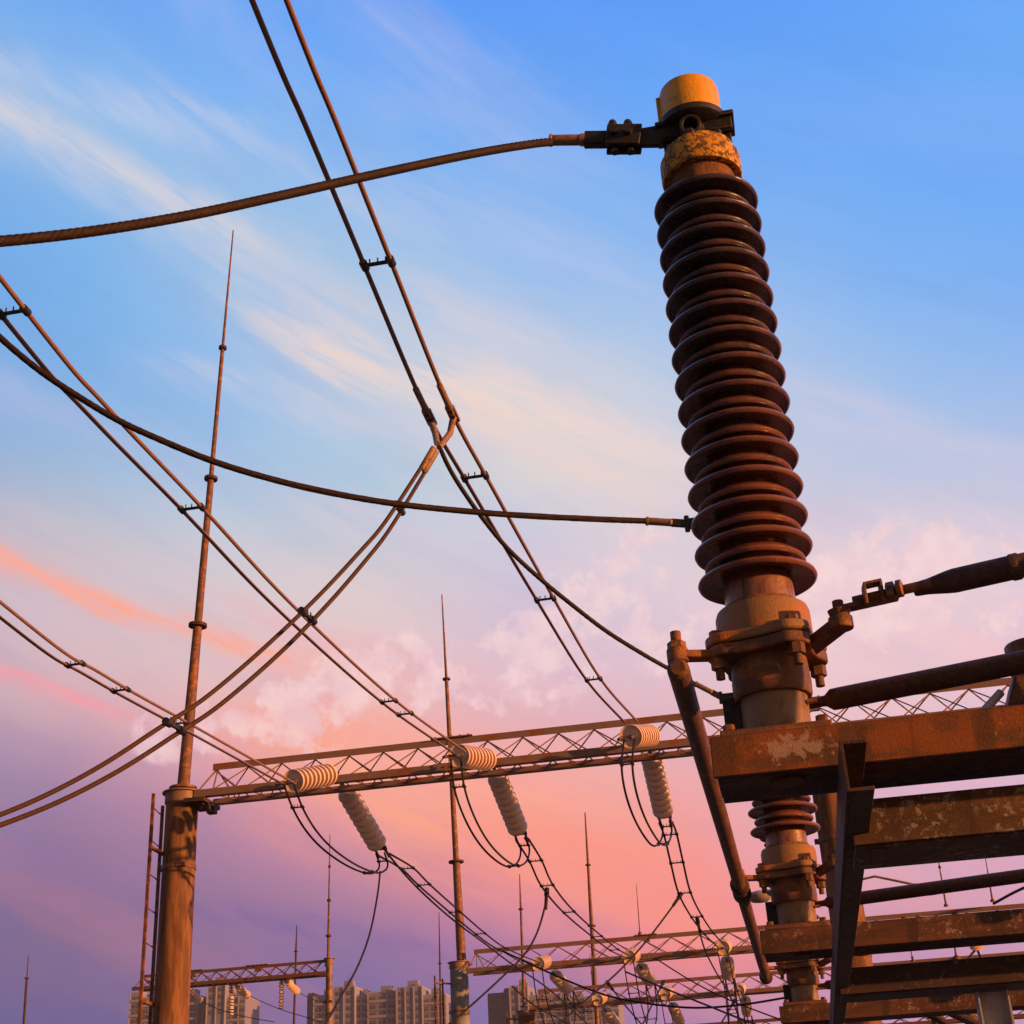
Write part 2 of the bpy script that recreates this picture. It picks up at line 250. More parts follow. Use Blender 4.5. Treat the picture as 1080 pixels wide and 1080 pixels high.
# ------------------------------------------------------------------ mesh building
ROOT = {}
class MB:
    def __init__(s): s.bm = bmesh.new()
    def _face(s, vs, smooth=False):
        try: f = s.bm.faces.new(vs); f.smooth = smooth
        except ValueError: pass
    def hexa(s, P8):
        v = [s.bm.verts.new(p) for p in P8]
        for q in ((0, 3, 2, 1), (4, 5, 6, 7), (0, 1, 5, 4), (1, 2, 6, 5), (2, 3, 7, 6), (3, 0, 4, 7)): s._face([v[i] for i in q])
        return s
    def box(s, c, d):
        x, y, z = c; a, b, e = d[0]/2, d[1]/2, d[2]/2
        return s.hexa([(x-a, y-b, z-e), (x+a, y-b, z-e), (x+a, y+b, z-e), (x-a, y+b, z-e), (x-a, y-b, z+e), (x+a, y-b, z+e), (x+a, y+b, z+e), (x-a, y+b, z+e)])
    def bar(s, p0, p1, w, h, up=(0, 0, 1)):
        p0, p1 = Vector(p0), Vector(p1); d = (p1-p0).normalized(); u = Vector(up)
        if abs(d.dot(u)) > .95: u = Vector((0, 1, 0))
        sde = d.cross(u).normalized()*w/2; u2 = sde.cross(d).normalized()*h/2
        return s.hexa([p0-sde-u2, p0+sde-u2, p1+sde-u2, p1-sde-u2, p0-sde+u2, p0+sde+u2, p1+sde+u2, p1-sde+u2])
    def angle(s, p0, p1, w, t=.008, fl=(1, 1)):         # L section along mostly-x members
        p0, p1 = Vector(p0), Vector(p1)
        s.bar(p0+Vector((0, 0, 0)), p1, t, w)
        o = Vector((0, fl[0]*w/2, fl[1]*(w/2-t/2)))
        s.bar(p0+o, p1+o, w-t, t)
        return s
    def path(s, pts, r, n=8, r1=None, strands=0, pitch=.12):
        pts = [Vector(p) for p in pts]; m = len(pts); rings = []; L0 = 0
        u = None
        for i, p in enumerate(pts):
            d = (pts[min(i+1, m-1)]-pts[max(i-1, 0)]).normalized()
            if u is None:
                u = d.cross(Vector((0, 0, 1)));
                if u.length < .1: u = d.cross(Vector((0, 1, 0)))
                u.normalize()
            else:
                L0 += (p-pts[i-1]).length; u = (u-d*u.dot(d)).normalized()
            v = d.cross(u); rr = r if r1 is None else r+(r1-r)*i/(m-1)
            ring = []
            for k in range(n):
                a = 2*math.pi*k/n; q = rr
                if strands: q = rr*(1+.10*math.cos(strands*(a+2*math.pi*L0/pitch)))
                ring.append(s.bm.verts.new(p+u*math.cos(a)*q+v*math.sin(a)*q))
            rings.append(ring)
        for a, b in zip(rings, rings[1:]):
            for k in range(n): s._face([a[k], a[(k+1) % n], b[(k+1) % n], b[k]], True)
        s._face(rings[0][::-1]); s._face(rings[-1])
        return s
    def lathe(s, prof, o=(0, 0, 0), ax=(0, 0, 1), n=32, close=True):
        o = Vector(o); q = Vector((0, 0, 1)).rotation_difference(Vector(ax).normalized()); rings = []
        for r, z in prof:
            rings.append([s.bm.verts.new(o+q@Vector((r*math.cos(2*math.pi*k/n), r*math.sin(2*math.pi*k/n), z))) for k in range(n)])
        for a, b in zip(rings, rings[1:]):
            for k in range(n): s._face([a[k], a[(k+1) % n], b[(k+1) % n], b[k]], True)
        if close: s._face(rings[0][::-1]); s._face(rings[-1])
        return s
    def cyl(s, p0, p1, r, r1=None, n=20):
        p0, p1 = Vector(p0), Vector(p1); return s.lathe([(r, 0), (r if r1 is None else r1, (p1-p0).length)], p0, p1-p0, n)
    def hexn(s, c, ax, r, h):                             # hexagon nut
        return s.lathe([(r, 0), (r, h)], c, ax, 6)
    def prism(s, pts, z0, z1):
        a = [s.bm.verts.new((x, y, z0)) for x, y in pts]; b = [s.bm.verts.new((x, y, z1)) for x, y in pts]
        n = len(pts)
        for k in range(n): s._face([a[k], a[(k+1) % n], b[(k+1) % n], b[k]])
        s._face(a[::-1]); s._face(b); return s
    def build(s, name, m, parent=None, bevel=0, ang=38):
        bm = s.bm
        bmesh.ops.recalc_face_normals(bm, faces=bm.faces)
        for f in bm.faces: f.smooth = True
        for e in bm.edges:
            e.smooth = len(e.link_faces) == 2 and e.calc_face_angle(0) < R(ang)
        off = ROOT.get(parent.name, Vector((0, 0, 0))) if parent else None
        if off is None:
            c = sum((v.co for v in bm.verts), Vector())/max(1, len(bm.verts)); zmin = min(v.co.z for v in bm.verts); off = Vector((c.x, c.y, zmin)); top = True
        else: top = False
        bmesh.ops.translate(bm, verts=bm.verts, vec=-off)
        me = bpy.data.meshes.new(name); bm.to_mesh(me); bm.free()
        me.materials.append(m)
        o = bpy.data.objects.new(name, me); col.objects.link(o)
        if top: o.location = off
        if parent: o.parent = parent
        ROOT[o.name] = off
        if bevel:
            md = o.modifiers.new('edge wear', 'BEVEL'); md.width = bevel; md.segments = 2; md.limit_method = 'ANGLE'; md.angle_limit = R(40)
        return o
def tag(o, label, cat, group=None, kind=None):
    if label: o['label'] = label
    if cat: o['category'] = cat
    if group: o['group'] = group
    if kind: o['kind'] = kind
    return o
def thing(name, loc, label, cat, group=None):
    o = bpy.data.objects.new(name, None); o.empty_display_size = .1; col.objects.link(o); o.location = loc
    ROOT[o.name] = Vector(loc); return tag(o, label, cat, group)
def dup(o, loc=None, label=None, parent=None, rot=None):
    c = o.copy(); col.objects.link(c)
    if parent is not None: c.parent = parent
    if loc is not None: c.location = loc
    if rot is not None: c.rotation_euler = rot
    if label: c['label'] = label
    ROOT[c.name] = Vector(loc) if loc is not None else ROOT.get(o.name, Vector())
    for ch in list(o.children): dup(ch, parent=c)
    return c
def smooth_pts(ctrl, n=60):
    P = [Vector(p) for p in ctrl]; P = [P[0]*2-P[1]]+P+[P[-1]*2-P[-2]]; out = []
    segs = len(P)-3; k = max(2, n//segs)
    for i in range(segs):
        a, b, c, d = P[i:i+4]
        for j in range(k):
            t = j/k; out.append(.5*((2*b)+(c-a)*t+(2*a-5*b+4*c-d)*t*t+(3*b-a-3*c+d)*t**3))
    out.append(P[-2]); 
    for _ in range(6):
        out = [out[0]]+[(out[i-1]+out[i]*2+out[i+1])/4 for i in range(1, len(out)-1)]+[out[-1]]
    return out
def sag(a, b, s, n=40):
    a, b = Vector(a), Vector(b)
    return [a.lerp(b, i/n)-Vector((0, 0, 4*s*(i/n)*(1-i/n))) for i in range(n+1)]

# ------------------------------------------------------------------ ground
g = MB(); g.box((0, 1500, -.25), (7000, 7000, .5)); tag(g.build('ground', GROUND), None, None, kind='structure')

# ------------------------------------------------------------------ the switch poles on the right
PX = .03; PY = [3.03, 5.61, 8.19]; PITCH = 2.58
def post(y):
    t = thing('switch_pole', (PX, y, 2.451), 'tall brown ribbed insulator nearest the camera, with its worn yellow cap', 'insulator', 'switch poles one behind the other on the steel frame')
    c = (PX, y)
    def lz(prof, n=48): return MB().lathe(prof, (PX, y, 0), (0, 0, 1), n)
    # bearing
    bp = MB().box((PX-.005, y, 2.461), (.235, .20, .018)); b = bp.build('base_plate', RUSTCAST, t, .003)
    for sx_, sy_ in ((-1, -1), (1, -1), (1, 1), (-1, 1)):
        MB().hexn((PX-.005+sx_*.098, y+sy_*.082, 2.47), (0, 0, 1), .013, .014).build('bolt', RUSTCAST, b)
    lz([(.0735, 2.47), (.0735, 2.575), (.07, 2.58)]).build('bearing_tube', GALV, t)
    MB().box((PX-.085, y+.035, 2.522), (.055, .075, .10)).build('bearing_box', BLACK, t, .003)
    MB().hexn((PX+.070, y-.03, 2.535), (1, 0, 0), .006, .022).build('grease_nipple', RUSTCAST, t)
    lz([(.074, 2.558), (.083, 2.556), (.086, 2.562), (.087, 2.59), (.084, 2.645), (.084, 2.66)]).build('rotor_housing', RUSTCAST, t)
    def earpts(r0, re, ph, wd=.35):
        pts = []
        for k in range(96):
            a = 2*math.pi*k/96; d = min(abs((a-ph-q*math.pi/2+math.pi) % (2*math.pi)-math.pi) for q in range(4))
            f = 1/(1+(d/wd)**4); pts.append((PX+(r0+(re-r0)*f)*math.cos(a), y+(r0+(re-r0)*f)*math.sin(a)))
        return pts
    MB().prism(earpts(.104, .142, R(30)), 2.642, 2.668).build('rotor_flange', RUSTCAST, t, .004)
    f = MB().prism(earpts(.108, .144, R(30)), 2.6705, 2.694).build('lower_flange', FLANGE, t, .005)
    for q in range(4):
        a = R(30)+q*math.pi/2; x, yy = PX+.124*math.cos(a), y+.124*math.sin(a)
        MB().hexn((x, yy, 2.694), (0, 0, 1), .015, .012).build('bolt_head', RUSTCAST, f)
        nb = MB().hexn((x, yy, 2.618), (0, 0, 1), .018, .024); nb.cyl((x, yy, 2.595), (x, yy, 2.64), .010, n=12); nb.build('nut', RUSTCAST, f)
    lz([(.106, 2.6945), (.106, 2.75), (.102, 2.762), (.088, 2.766), (.086, 2.764)]).build('insulator_pot', FLANGE, t)
    lz([(.087, 2.764), (.0865, 2.772), (.083, 2.776), (.082, 2.774)]).build('cement_ring', CEMENT, t)
    lz([(.081, 2.772), (.079, 2.80), (.078, 2.822)]).build('glazed_neck', PINKCEM, t)
    # porcelain
    prof = [(.078, 2.821)]; z0 = 2.838; n = 15; p = (3.905-z0)/(n-1)
    def shed(zr, Rr):   # rim height, rim radius
        return [(.073, zr+.010), (.080, zr+.0055), (Rr*.80, zr+.0035), (Rr*.86, zr+.0005), (Rr*.905, zr-.001), (Rr-.0095, zr-.0062), (Rr-.0055, zr-.0068), (Rr-.0018, zr-.0045), (Rr, zr), (Rr-.0015, zr+.0048), (Rr-.007, zr+.0085), (.10, zr+.0175), (.082, zr+.024), (.074, zr+.029)]
    for i in range(n):
        prof += shed(z0+i*p, .136)
        if i < n-1: prof += shed(z0+(i+.5)*p, .116)
    prof += [(.071, 3.94)]
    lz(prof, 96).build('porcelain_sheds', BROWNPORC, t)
    # yellow collar, clamp and cap
    lz([(.070, 3.93), (.078, 3.945), (.084, 3.99), (.088, 4.0)]).build('upper_neck', CEMENT, t)
    lz([(.092, 3.995), (.1035, 3.993), (.106, 4.0), (.106, 4.052), (.100, 4.060), (.095, 4.062), (.093, 4.085), (.085, 4.092), (.03, 4.094)]).build('yellow_collar', YELLOWWORN, t)
    for q in range(6):
        a = q*math.pi/3+.3
        MB().hexn((PX+.074*math.cos(a), y+.074*math.sin(a), 4.092), (0, 0, 1), .013, .016).build('collar_bolt', BLACK, t)
    lz([(.045, 4.09), (.045, 4.15)]).build('terminal_stem', BLACK, t)
    tb = MB(); tb.bar((-.118, y-.03, 4.152), (.128, y-.03, 4.152), .016, .046); tb.bar((-.06, y+.035, 4.156), (.124, y+.035, 4.156), .014, .045)
    tb.box((PX+.0, y, 4.170), (.21, .10, .012)); tb.build('terminal_clamp', BLACK, t, .003)
    rg = MB().lathe([(.0185, .028), (.0185, .004), (.021, .0), (.027, 0), (.030, .005), (.030, .026), (.026, .032), (.001, .033)], (PX-.012, y-.075, 4.128), (0, 1, .25), 28, close=False)
    rg.build('clamp_eye', BLACK, t)
    MB().lathe([(.086, 4.163), (.093, 4.168), (.093, 4.186), (.084, 4.192)], (PX-.006, y, 0), n=40).build('cap_ring', BLACK, t)
    pr = [(.0815, 4.19), (.0815, 4.285), (.078, 4.297), (.066, 4.304), (.03, 4.308)]
    MB().lathe(pr, (PX-.006, y, 0), n=48).build('yellow_cap', YELLOW, t)
    MB().bar((PX-.089, y-.005, 4.195), (PX-.089, y-.005, 4.285), .012, .03).build('cap_tab', YELLOW, t, .002)
    # crank arm to the link tube
    ca = MB(); ca.bar((PX-.09, y-.045, 2.655), (-.165, y-.075, 2.655), .038, .018); ca.cyl((-.165, y-.075, 2.640), (-.165, y-.075, 2.672), .024, n=16)
    ca.build('crank_arm', RUSTCAST, t, .003)
    pn = MB().cyl((-.165, y-.075, 2.62), (-.165, y-.075, 2.712), .012, n=12); pn.hexn((-.165, y-.075, 2.673), (0, 0, 1), .021, .014); pn.build('crank_pin', RUSTCAST, t)
    return t
p0 = post(PY[0])
p1 = dup(p0, (PX, PY[1], 2.451), 'brown insulator pole second from the camera, its lower sheds showing just under the top beam')
p2 = dup(p0, (PX, PY[2], 2.451), 'brown insulator pole farthest from the camera, only its bearing showing below the second beam')

# drive arms and cross rods to the other side of the switch (out of view to the right)
def drive(y, lab):
    d = y-PY[0]; o = Vector((0, d, 0))
    t = thing('cross_rod', (.19, y-.11, 2.66), lab, 'rod', 'cross rods between the switch columns')
    A = Vector((.118, y-.022, 2.655)); B = Vector((.192, 2.915+d, 2.672))
    m = MB(); m.bar(A, B, .045, .022); m.cyl(B-Vector((0, 0, .013)), B+Vector((0, 0, .015)), .026, n=20); m.build('rocker_arm', RUSTCAST, t, .003)
    m = MB(); m.cyl(B+Vector((0, 0, .015)), B+Vector((0, 0, .030)), .020, .025, n=20); m.cyl(B+Vector((0, 0, .03)), B+Vector((0, 0, .052)), .012, n=14); m.build('pivot_pin', RUSTCAST, t)
    E_ = atz(948, 629, 2.722)+o; S = B+Vector((0, 0, .032)); f = MB(); dr = (E_-S).normalized(); f.bar(S-dr*.01, E_, .036, .010); f.build('fork_plate', RUSTCAST, t, .002)
    c = atz(921, 627, 2.722)+o; u = Vector((0, 0, 1)); f = MB()
    for k in (-1, 1): f.bar(c+dr*.018*k-u*.022, c+dr*.018*k+u*.022, .034, .006, dr)
    f.bar(c-dr*.02+u*.024, c+dr*.02+u*.024, .034, .006); f.build('clevis', RUSTCAST, t, .001)
    rp = atz(1120, 584, 2.722)+o; x0 = atz(900, 634, 2.722)+o; dd = (rp-x0).normalized()
    f = MB(); f.cyl(x0, x0+dd*.17, .0105, n=16); f.build('threaded_rod', RUSTCAST, t)
    f = MB(); f.hexn(c+dd*.03, dd, .019, .016); f.lathe([(.013, .0), (.019, .002), (.019, .012), (.013, .014)], c+dd*.05, dd, 20); f.build('lock_nut', RUSTCAST, t)
    a = atz(964, 622, 2.722)+o; L1 = 1.6
    f = MB(); f.lathe([(.0135, 0), (.015, .004), (.017, .03), (.024, .07), (.026, .085), (.026, .20), (.0285, .203), (.0285, .218), (.0255, .222), (.0255, L1)], a, dd, 28); f.build('rod_tube', DARKTUBE, t)
    return t
drive(PY[0], 'rusty cross rod with fork end running up right from beside the nearest insulator flange')
drive(PY[1], 'rusty cross rod crossing below the second pair of beams behind the dark channel')
drive(PY[2], 'rusty cross rod on the farthest switch, almost hidden at the bottom of the frame')
def earth_tube(y, lab):
    d = Vector((0, y-PY[0], 0)); a = atz(862, 741, 2.56)+d; b = atz(1080, 698, 2.56)+d; dd = (b-a).normalized()
    m = MB().lathe([(.0115, -.03), (.0115, .012), (.013, .02), (.024, .034), (.0245, .05), (.0245, 1.7)], a, dd, 28)
    return tag(m.build('link_pipe', DARKTUBE), lab, 'pipe', 'dark pipes lying along the phase beams')
earth_tube(PY[0], 'thick dark brown pitted pipe just above the rusty top beam')
earth_tube(PY[1], 'dark pipe crossing the pink gap between the two upper beams')
earth_tube(PY[2], 'short dark pipe end beside the farthest switch bearing')

# longitudinal link tube
t = thing('linkage_tube', (-.165, 2.95, 2.6), 'long rusty tube slanting down left of the insulators, joining their crank arms', 'linkage rod')
MB().path([(-.165, 2.93, 2.612), (-.165, 3.02, 2.612), (-.165, 5.50, 2.612)], .0245, 24).lathe([(.016, -.02), (.024, -.012), (.0248, .0), (.0248, .02)], (-.165, 2.925, 2.612), (0, 1, 0), 24).build('tube', LINKTUBE, t)
MB().path([(-.165, 5.52, 2.612), (-.165, 8.15, 2.612)], .0245, 24).build('tube', LINKTUBE, t)
for y in (5.41, 5.58, 8.1): MB().lathe([(.028, 0), (.036, .01), (.036, .055), (.028, .07)], (-.165, y, 2.612), (0, 1, 0), 20).build('clevis_joint', DARKST, t)

# phase beams (flat channels, web to the camera)
def phase_beam(y, lab, m):
    t = thing('phase_beam', (1.4, y, 2.36), lab, 'steel beam', 'phase beams carrying the insulators')
    x0, x1 = -.115, 3.4; yf = y-.130
    bm_ = MB(); bm_.box(((x0+x1)/2, yf+.006, 2.4055), (x1-x0, .012, .087)); bm_.build('front_web', m, t, .002)
    MB().box(((x0+x1)/2, yf+.118, 2.444), (x1-x0, .212, .010)).build('top_flange', m, t, .002)
    MB().box(((x0+x1)/2+.004, yf+.124, 2.367), (x1-x0-.008, .216, .010)).build('bottom_plate', DARKST, t, .002)
    MB().lathe([(.001, 0), (.036, 0), (.036, .006), (.028, .008)], (.0375, yf+.075, 2.3535), (0, 0, 1), 32).build('spindle_plate', RUSTBEAM, t)
    MB().box((x0+.008, yf+.12, 2.4055), (.006, .208, .064)).build('end_plate', DARKST, t)
    for xx in (.42, .47, .60, 1.1): MB().hexn((xx, yf+.05, 2.449), (0, 0, 1), .012, .012).build('bolt', RUSTCAST, t)
    MB().box((.205, yf+.10, 2.452), (.10, .10, .006)).build('packing_plate', RUSTCAST, t, .001)
    return t
phase_beam(PY[0], 'rust orange top beam with a whitish worn patch, under the nearest insulator', RUSTBEAM)
phase_beam(PY[1], 'brown weathered beam second from the top, its left end beside the linkage tube', BROWNBEAM)
phase_beam(PY[2], 'short visible rusty beam at the bottom edge under the farthest bearing', BROWNBEAM)
# channel running away beneath them
t = thing('longitudinal_channel', (.137, 5.6, 2.25), 'dark steel channel running away from the camera beneath all the phase beams', 'steel beam')
MB().box((.140, 5.95, 2.300), (.007, 6.55, .098)).build('web', DARKST, t, .001)
MB().box((.166, 5.95, 2.2545), (.045, 6.548, .007)).build('bottom_flange', FLANGEST, t, .001)
MB().box((.166, 5.95, 2.3455), (.045, 6.548, .007)).build('top_flange', DARKST, t, .001)
def cross(y, lab, m):
    t = thing('cross_channel', (1.8, y, 2.22), lab, 'steel beam', 'cross channels hung below the phase beams')
    x0, x1 = .1535, 3.4
    if True:
        MB().box(((x0+x1)/2, y+.005, 2.274), (x1-x0, .010, .095)).build('front_web', m, t, .002)
        MB().box(((x0+x1)/2, y+.1245, 2.225), (x1-x0-.004, .228, .008)).build('bottom_flange', m, t, .002)
        MB().box(((x0+x1)/2, y+.070, 2.319), (x1-x0, .118, .008)).build('top_flange', DARKST, t, .001)
        MB().box((.188, y+.1, 2.272), (.008, .17, .08)).build('stiffener', DARKST, t)
        MB().hexa([(.188, y+.02, 2.218), (.225, y+.02, 2.218), (.20, y+.17, 2.218), (.193, y+.17, 2.218), (.188, y+.02, 2.2205), (.225, y+.02, 2.2205), (.20, y+.17, 2.2205), (.193, y+.17, 2.2205)]).build('gusset', FLANGEST, t)
    return t
cross(3.045, 'heavy dark channel with peeling pale paint, just below the rust orange top beam', PEEL)
cross(5.72, 'long purplish brown channel above the grey steel post at lower right', MAUVEST)
t = thing('support_post', (.715, 5.86, 0), 'bluish grey galvanised H post holding up the channel at lower right', 'post')
MB().box((.715, 5.86, 1.1), (.110, .006, 2.22)).build('web', GREYST, t)
MB().box((.661, 5.86, 1.1), (.007, .11, 2.22)).build('flange', GREYST, t); MB().box((.769, 5.86, 1.1), (.007, .11, 2.22)).build('flange', GREYST, t)
# rusty pedestal with grey cap at the right edge
t = thing('pedestal', (.62, 3.05, 2.45), 'crumbling rusty bracket with a round grey cap at the right edge on top beam', 'bracket')
m = MB(); m.hexa([(.498, 2.98, 2.450), (.74, 2.98, 2.450), (.74, 3.12, 2.450), (.498, 3.12, 2.450), (.535, 3.0, 2.545), (.72, 3.0, 2.545), (.72, 3.10, 2.545), (.535, 3.10, 2.545)])
m.box((.490, 2.99, 2.462), (.05, .05, .018)); m.hexn((.545, 2.972, 2.48), (0, -1, 0), .014, .014); m.hexn((.60, 2.972, 2.48), (0, -1, 0), .014, .014); m.build('bracket', RUSTCAST, t, .008)
MB().cyl((.60, 3.10, 2.54), (.60, 3.10, 2.58), .05, n=30).build('stem', DARKST, t)
MB().lathe([(.050, 2.575), (.0535, 2.58), (.0535, 2.638), (.050, 2.642), (.01, 2.643)], (.598, 3.10, 0), n=44).build('cap', GALV, t)
MB().path([(.44, 3.0, 2.455), (.505, 3.02, 2.515)], .009, 12).build('pale_strut', GREYST, t)

# ------------------------------------------------------------------ cables from the switch tops
def cable(name, a, b, pix, r, m, lab, cat='cable', tail=None, strands=0, n=120, nn=16):
    pts = [onplane(u, v, a, b) for u, v in pix]
    if tail: pts = tail+pts
    return pts
A1 = aty(583, 148, 3.0); B1 = atd(0, 255, 3.0)
t = thing('stranded_cable', A1, 'thick twisted cable sweeping in from the upper left to the yellow capped insulator', 'cable', 'cables to the switch tops')
px = [(583, 149.5), (560, 152), (500, 162), (400, 183), (300, 205.5), (200, 227), (100, 243.5), (0, 254.5), (-120, 262), (-300, 262)]
pts = smooth_pts([onplane(u, v, A1, B1) for u, v in px], 420)
MB().path(pts, .0108, 32, strands=8, pitch=.13).build('conductor', DCABLE, t)
d = (A1-pts[12]).normalized(); lugd = (Vector((-.17, 3.0, 4.154))-A1).normalized()
MB().lathe([(.0125, 0), (.0175, .002), (.0175, .008), (.0150, .010), (.0150, .085), (.0175, .088), (.0175, .10)], A1-lugd*.01, lugd, 28).build('compression_lug', LUG, t)
s = A1+lugd*.088; e = A1+lugd*.30
m = MB(); m.bar(s, s+lugd*.06, .030, .040); m.bar(s+lugd*.03, e, .018, .050); m.build('lug_tongue', BLACK, t, .003)
m = MB(); q = Vector((0, -.016, .003)); m.bar(A1+lugd*.15+q, A1+lugd*.245+q, .012, .066); m.bar(A1+lugd*.15-q, A1+lugd*.245-q, .012, .066); m.build('clamp_plate', BLACK, t, .003)
for k in (.170, .212):
    c = A1+lugd*k
    m = MB(); m.cyl(c+Vector((0, 0, -.045)), c+Vector((0, 0, .040)), .006, n=10); m.hexn(c+Vector((0, 0, .034)), (0, 0, 1), .013, .018); m.lathe([(.013, 0), (.010, .010), (.003, .017)], c+Vector((0, 0, .052)), (0, 0, 1), 12); m.hexn(c+Vector((0, 0, -.046)), (0, 0, 1), .012, .01); m.build('clamp_bolt', BLACK, t)
    m = MB(); m.hexn(c+Vector((0, -.038, .006)), (0, 1, 0), .012, .014); m.build('clamp_nut', BLACK, t)
def tcable(a, b, px, r, lab, lugpx, y):
    t = thing('stranded_cable', a, lab, 'cable', 'cables to the switch tops')
    P_ = smooth_pts([onplane(u, v, a, b) for u, v in px], 260)
    MB().path(P_, r, 24, strands=8, pitch=.12).build('conductor', DCABLE, t)
    u0, u1 = aty(*lugpx[0], y), aty(*lugpx[1], y); dd = (u1-u0).normalized()
    MB().lathe([(r*1.15, 0), (r*1.6, .002), (r*1.6, .012), (r*1.35, .014), (r*1.35, .11), (r*1.5, .112), (r*1.0, .12)], u0, dd, 20).build('compression_lug', LUG, t)
    m = MB(); m.bar(u0+dd*.115, u1, .02, .034); m.build('lug_tongue', BLACK, t, .002)
    m = MB(); m.bar(u1, Vector((PX-.03, y, u1.z+.0)), .016, .05); m.hexn(u1+Vector((-.01, 0, -.036)), (0, 0, 1), .012, .075); m.build('clamp_plate', BLACK, t, .002)
a = aty(682, 549.5, 5.61); b = atd(0, 356, 6.0)
tcable(a, b, [(684, 549.6), (640, 548), (574, 545), (507, 540.5), (418, 531.5), (340, 518), (278, 503), (222, 485.5), (167, 463), (125, 443.5), (83, 418.5), (42, 391), (0, 356), (-45, 312), (-100, 250)], .0125, 'dark cable sagging across the left sky to the middle of the insulator', [(681, 549.5), (727, 552.5)], 5.61)
TA = Vector((-1.5, 6.55, 5.33))
a = aty(734, 722, 8.19)
tcable(a, TA, [(735, 722.5), (710, 708), (680, 691), (640, 666), (604, 638.5), (568, 609), (534, 577), (507, 544), (486, 514), (473, 492), (463, 470)], .0120, 'thin dark cable dropping from the overhead clamp to behind the insulator base', [(733, 721), (762, 736)], 8.19)

# ------------------------------------------------------------------ twin conductors overhead
def spacer_into(t, p, q, r=.02, m=BLACK):
    p, q = Vector(p), Vector(q); d = (q-p).normalized(); b = MB(); b.bar(p-d*.016, q+d*.016, .014, .014)
    for k in (.2, .5, .8): b.cyl(p.lerp(q, k), p.lerp(q, k)+Vector((0, 0, .032)), .004, n=8)
    b.cyl(p-Vector((0, .025, 0)), p+Vector((0, .025, 0)), r*1.25, n=12); b.cyl(q-Vector((0, .025, 0)), q+Vector((0, .025, 0)), r*1.25, n=12)
    return b.build('spacer', m, t)
def twin(P_, off, r, lab, spacers, name='twin_conductor', cat='power line', group='twin power lines strung to the gantries', n=10, m=CABLE, open_=1):
    off = Vector(off); mid = P_[len(P_)//2]
    t = thing(name, mid, lab, cat, group)
    g = (lambda i: min(1, open_+(1-open_)*i/(len(P_)*.4))*(1-.45*max(0, i/len(P_)-.6)/.4)) if open_ < 1 else (lambda i: 1)
    for s in (-.5, .5): MB().path([p+off*s*g(i) for i, p in enumerate(P_)], r, n).build('conductor', m, t)
    for k in spacers:
        i = min(len(P_)-1, max(0, int(k*(len(P_)-1)))); spacer_into(t, P_[i]-off*.5*g(i), P_[i]+off*.5*g(i), r*1.3)
    return t
XA, XB, XC = -1.5, -3.30, -5.05
def onx(u, v, x): d = Vector(ray(u, v)); return Vector(EYE)+d*(x/d.x)
def param(P_, pix):       # index fraction of the path point whose image is nearest this sight line
    d = Vector(ray(*pix)); e = Vector(EYE)
    return min(range(len(P_)), key=lambda i: -((P_[i]-e).normalized().dot(d)))/(len(P_)-1)
endA = Vector((-1.36, 14.28, 6.035)); endB = Vector((-3.215, 14.27, 5.90)); endC = Vector((-5.10, 14.25, 5.74))
def fitline(end, x, pix, tail):
    c = [onx(u, v, x+(end.x-x)*0) for u, v in pix]
    for i, p in enumerate(c): pass
    return smooth_pts(tail+c+[end], 110)
pa = fitline(endA, XA, [(284, 0), (338, 130), (398, 277), (461, 430), (505, 510), (575, 632), (626, 717)], [Vector((-1.5, -3, 7.4)), Vector((-1.5, 1.2, 6.3))])
pb = fitline(endB, XB, [(0, 312), (100, 430), (202, 536), (300, 640), (410, 740)], [Vector((-3.3, -4, 7.2)), Vector((-3.3, 0.6, 6.1))])
pc_ = fitline(endC, XC, [(0, 643), (100, 712), (200, 768)], [Vector((-5.05, -4, 6.9)), Vector((-5.05, 2.2, 5.85))])
twin(pa, (.130, 0, 0), .0125, 'steepest twin line, from the top edge down to the rightmost white insulators', [param(pa, q) for q in ((397, 276), (496, 503), (570, 632), (623, 716))])
twin(pb, (.130, 0, 0), .0125, 'twin line crossing from the left edge to the middle pair of white insulators', [param(pb, q) for q in ((8, 317), (202, 536), (408, 740), (425, 752))])
twin(pc_, (.125, 0, 0), .0125, 'lowest twin line at the left, ending at the leftmost white insulators', [param(pc_, q) for q in ((82, 700), (125, 728), (190, 762))])
# T clamps on the steep line
k0 = int(param(pa, (461, 440))*(len(pa)-1)); tp = pa[k0]; dn = (pa[k0+1]-pa[k0]).normalized()
join = atd(462, 470, (tp-Vector(EYE)).length*.985)
pd0 = Vector(join)
def tclamp(s, lab):
    a = tp+Vector((.065*s, 0, 0))
    t = thing('tee_clamp', a, lab, 'clamp', 'tee clamps on the steep twin line')
    MB().lathe([(.014, -.20), (.0175, -.195), (.0175, -.04), (.021, .03), (.018, .10)], a, dn, 16).build('sleeve', LUG, t)
    m = MB(); m.bar(a+dn*.02, a+dn*.17, .052, .020); m.build('pad', LUG, t, .003)
    for k in (.06, .12): MB().hexn(a+dn*k+Vector((0, -.018, -.012)), (0, -.6, -1), .013, .012).build('bolt', BLACK, t)
    e = pd0+Vector((.0, .024*s, 0))
    m = MB(); m.path([a+dn*.12, (a+dn*.2).lerp(e, .4), e], .020, 12, r1=.016); m.build('branch', LUG, t)
tclamp(-1, 'bronze coloured tee clamp on the left wire where the lines meet mid picture')
tclamp(1, 'bronze coloured tee clamp on the right wire where the lines meet mid picture')
D0 = join; D1 = atd(0, 866, 6.3)
dpx = [(459, 474), (447, 494), (409, 554), (383, 586), (340, 634), (285, 688), (223, 741), (180, 769), (120, 808), (60, 840), (0, 865), (-80, 892), (-180, 912)]
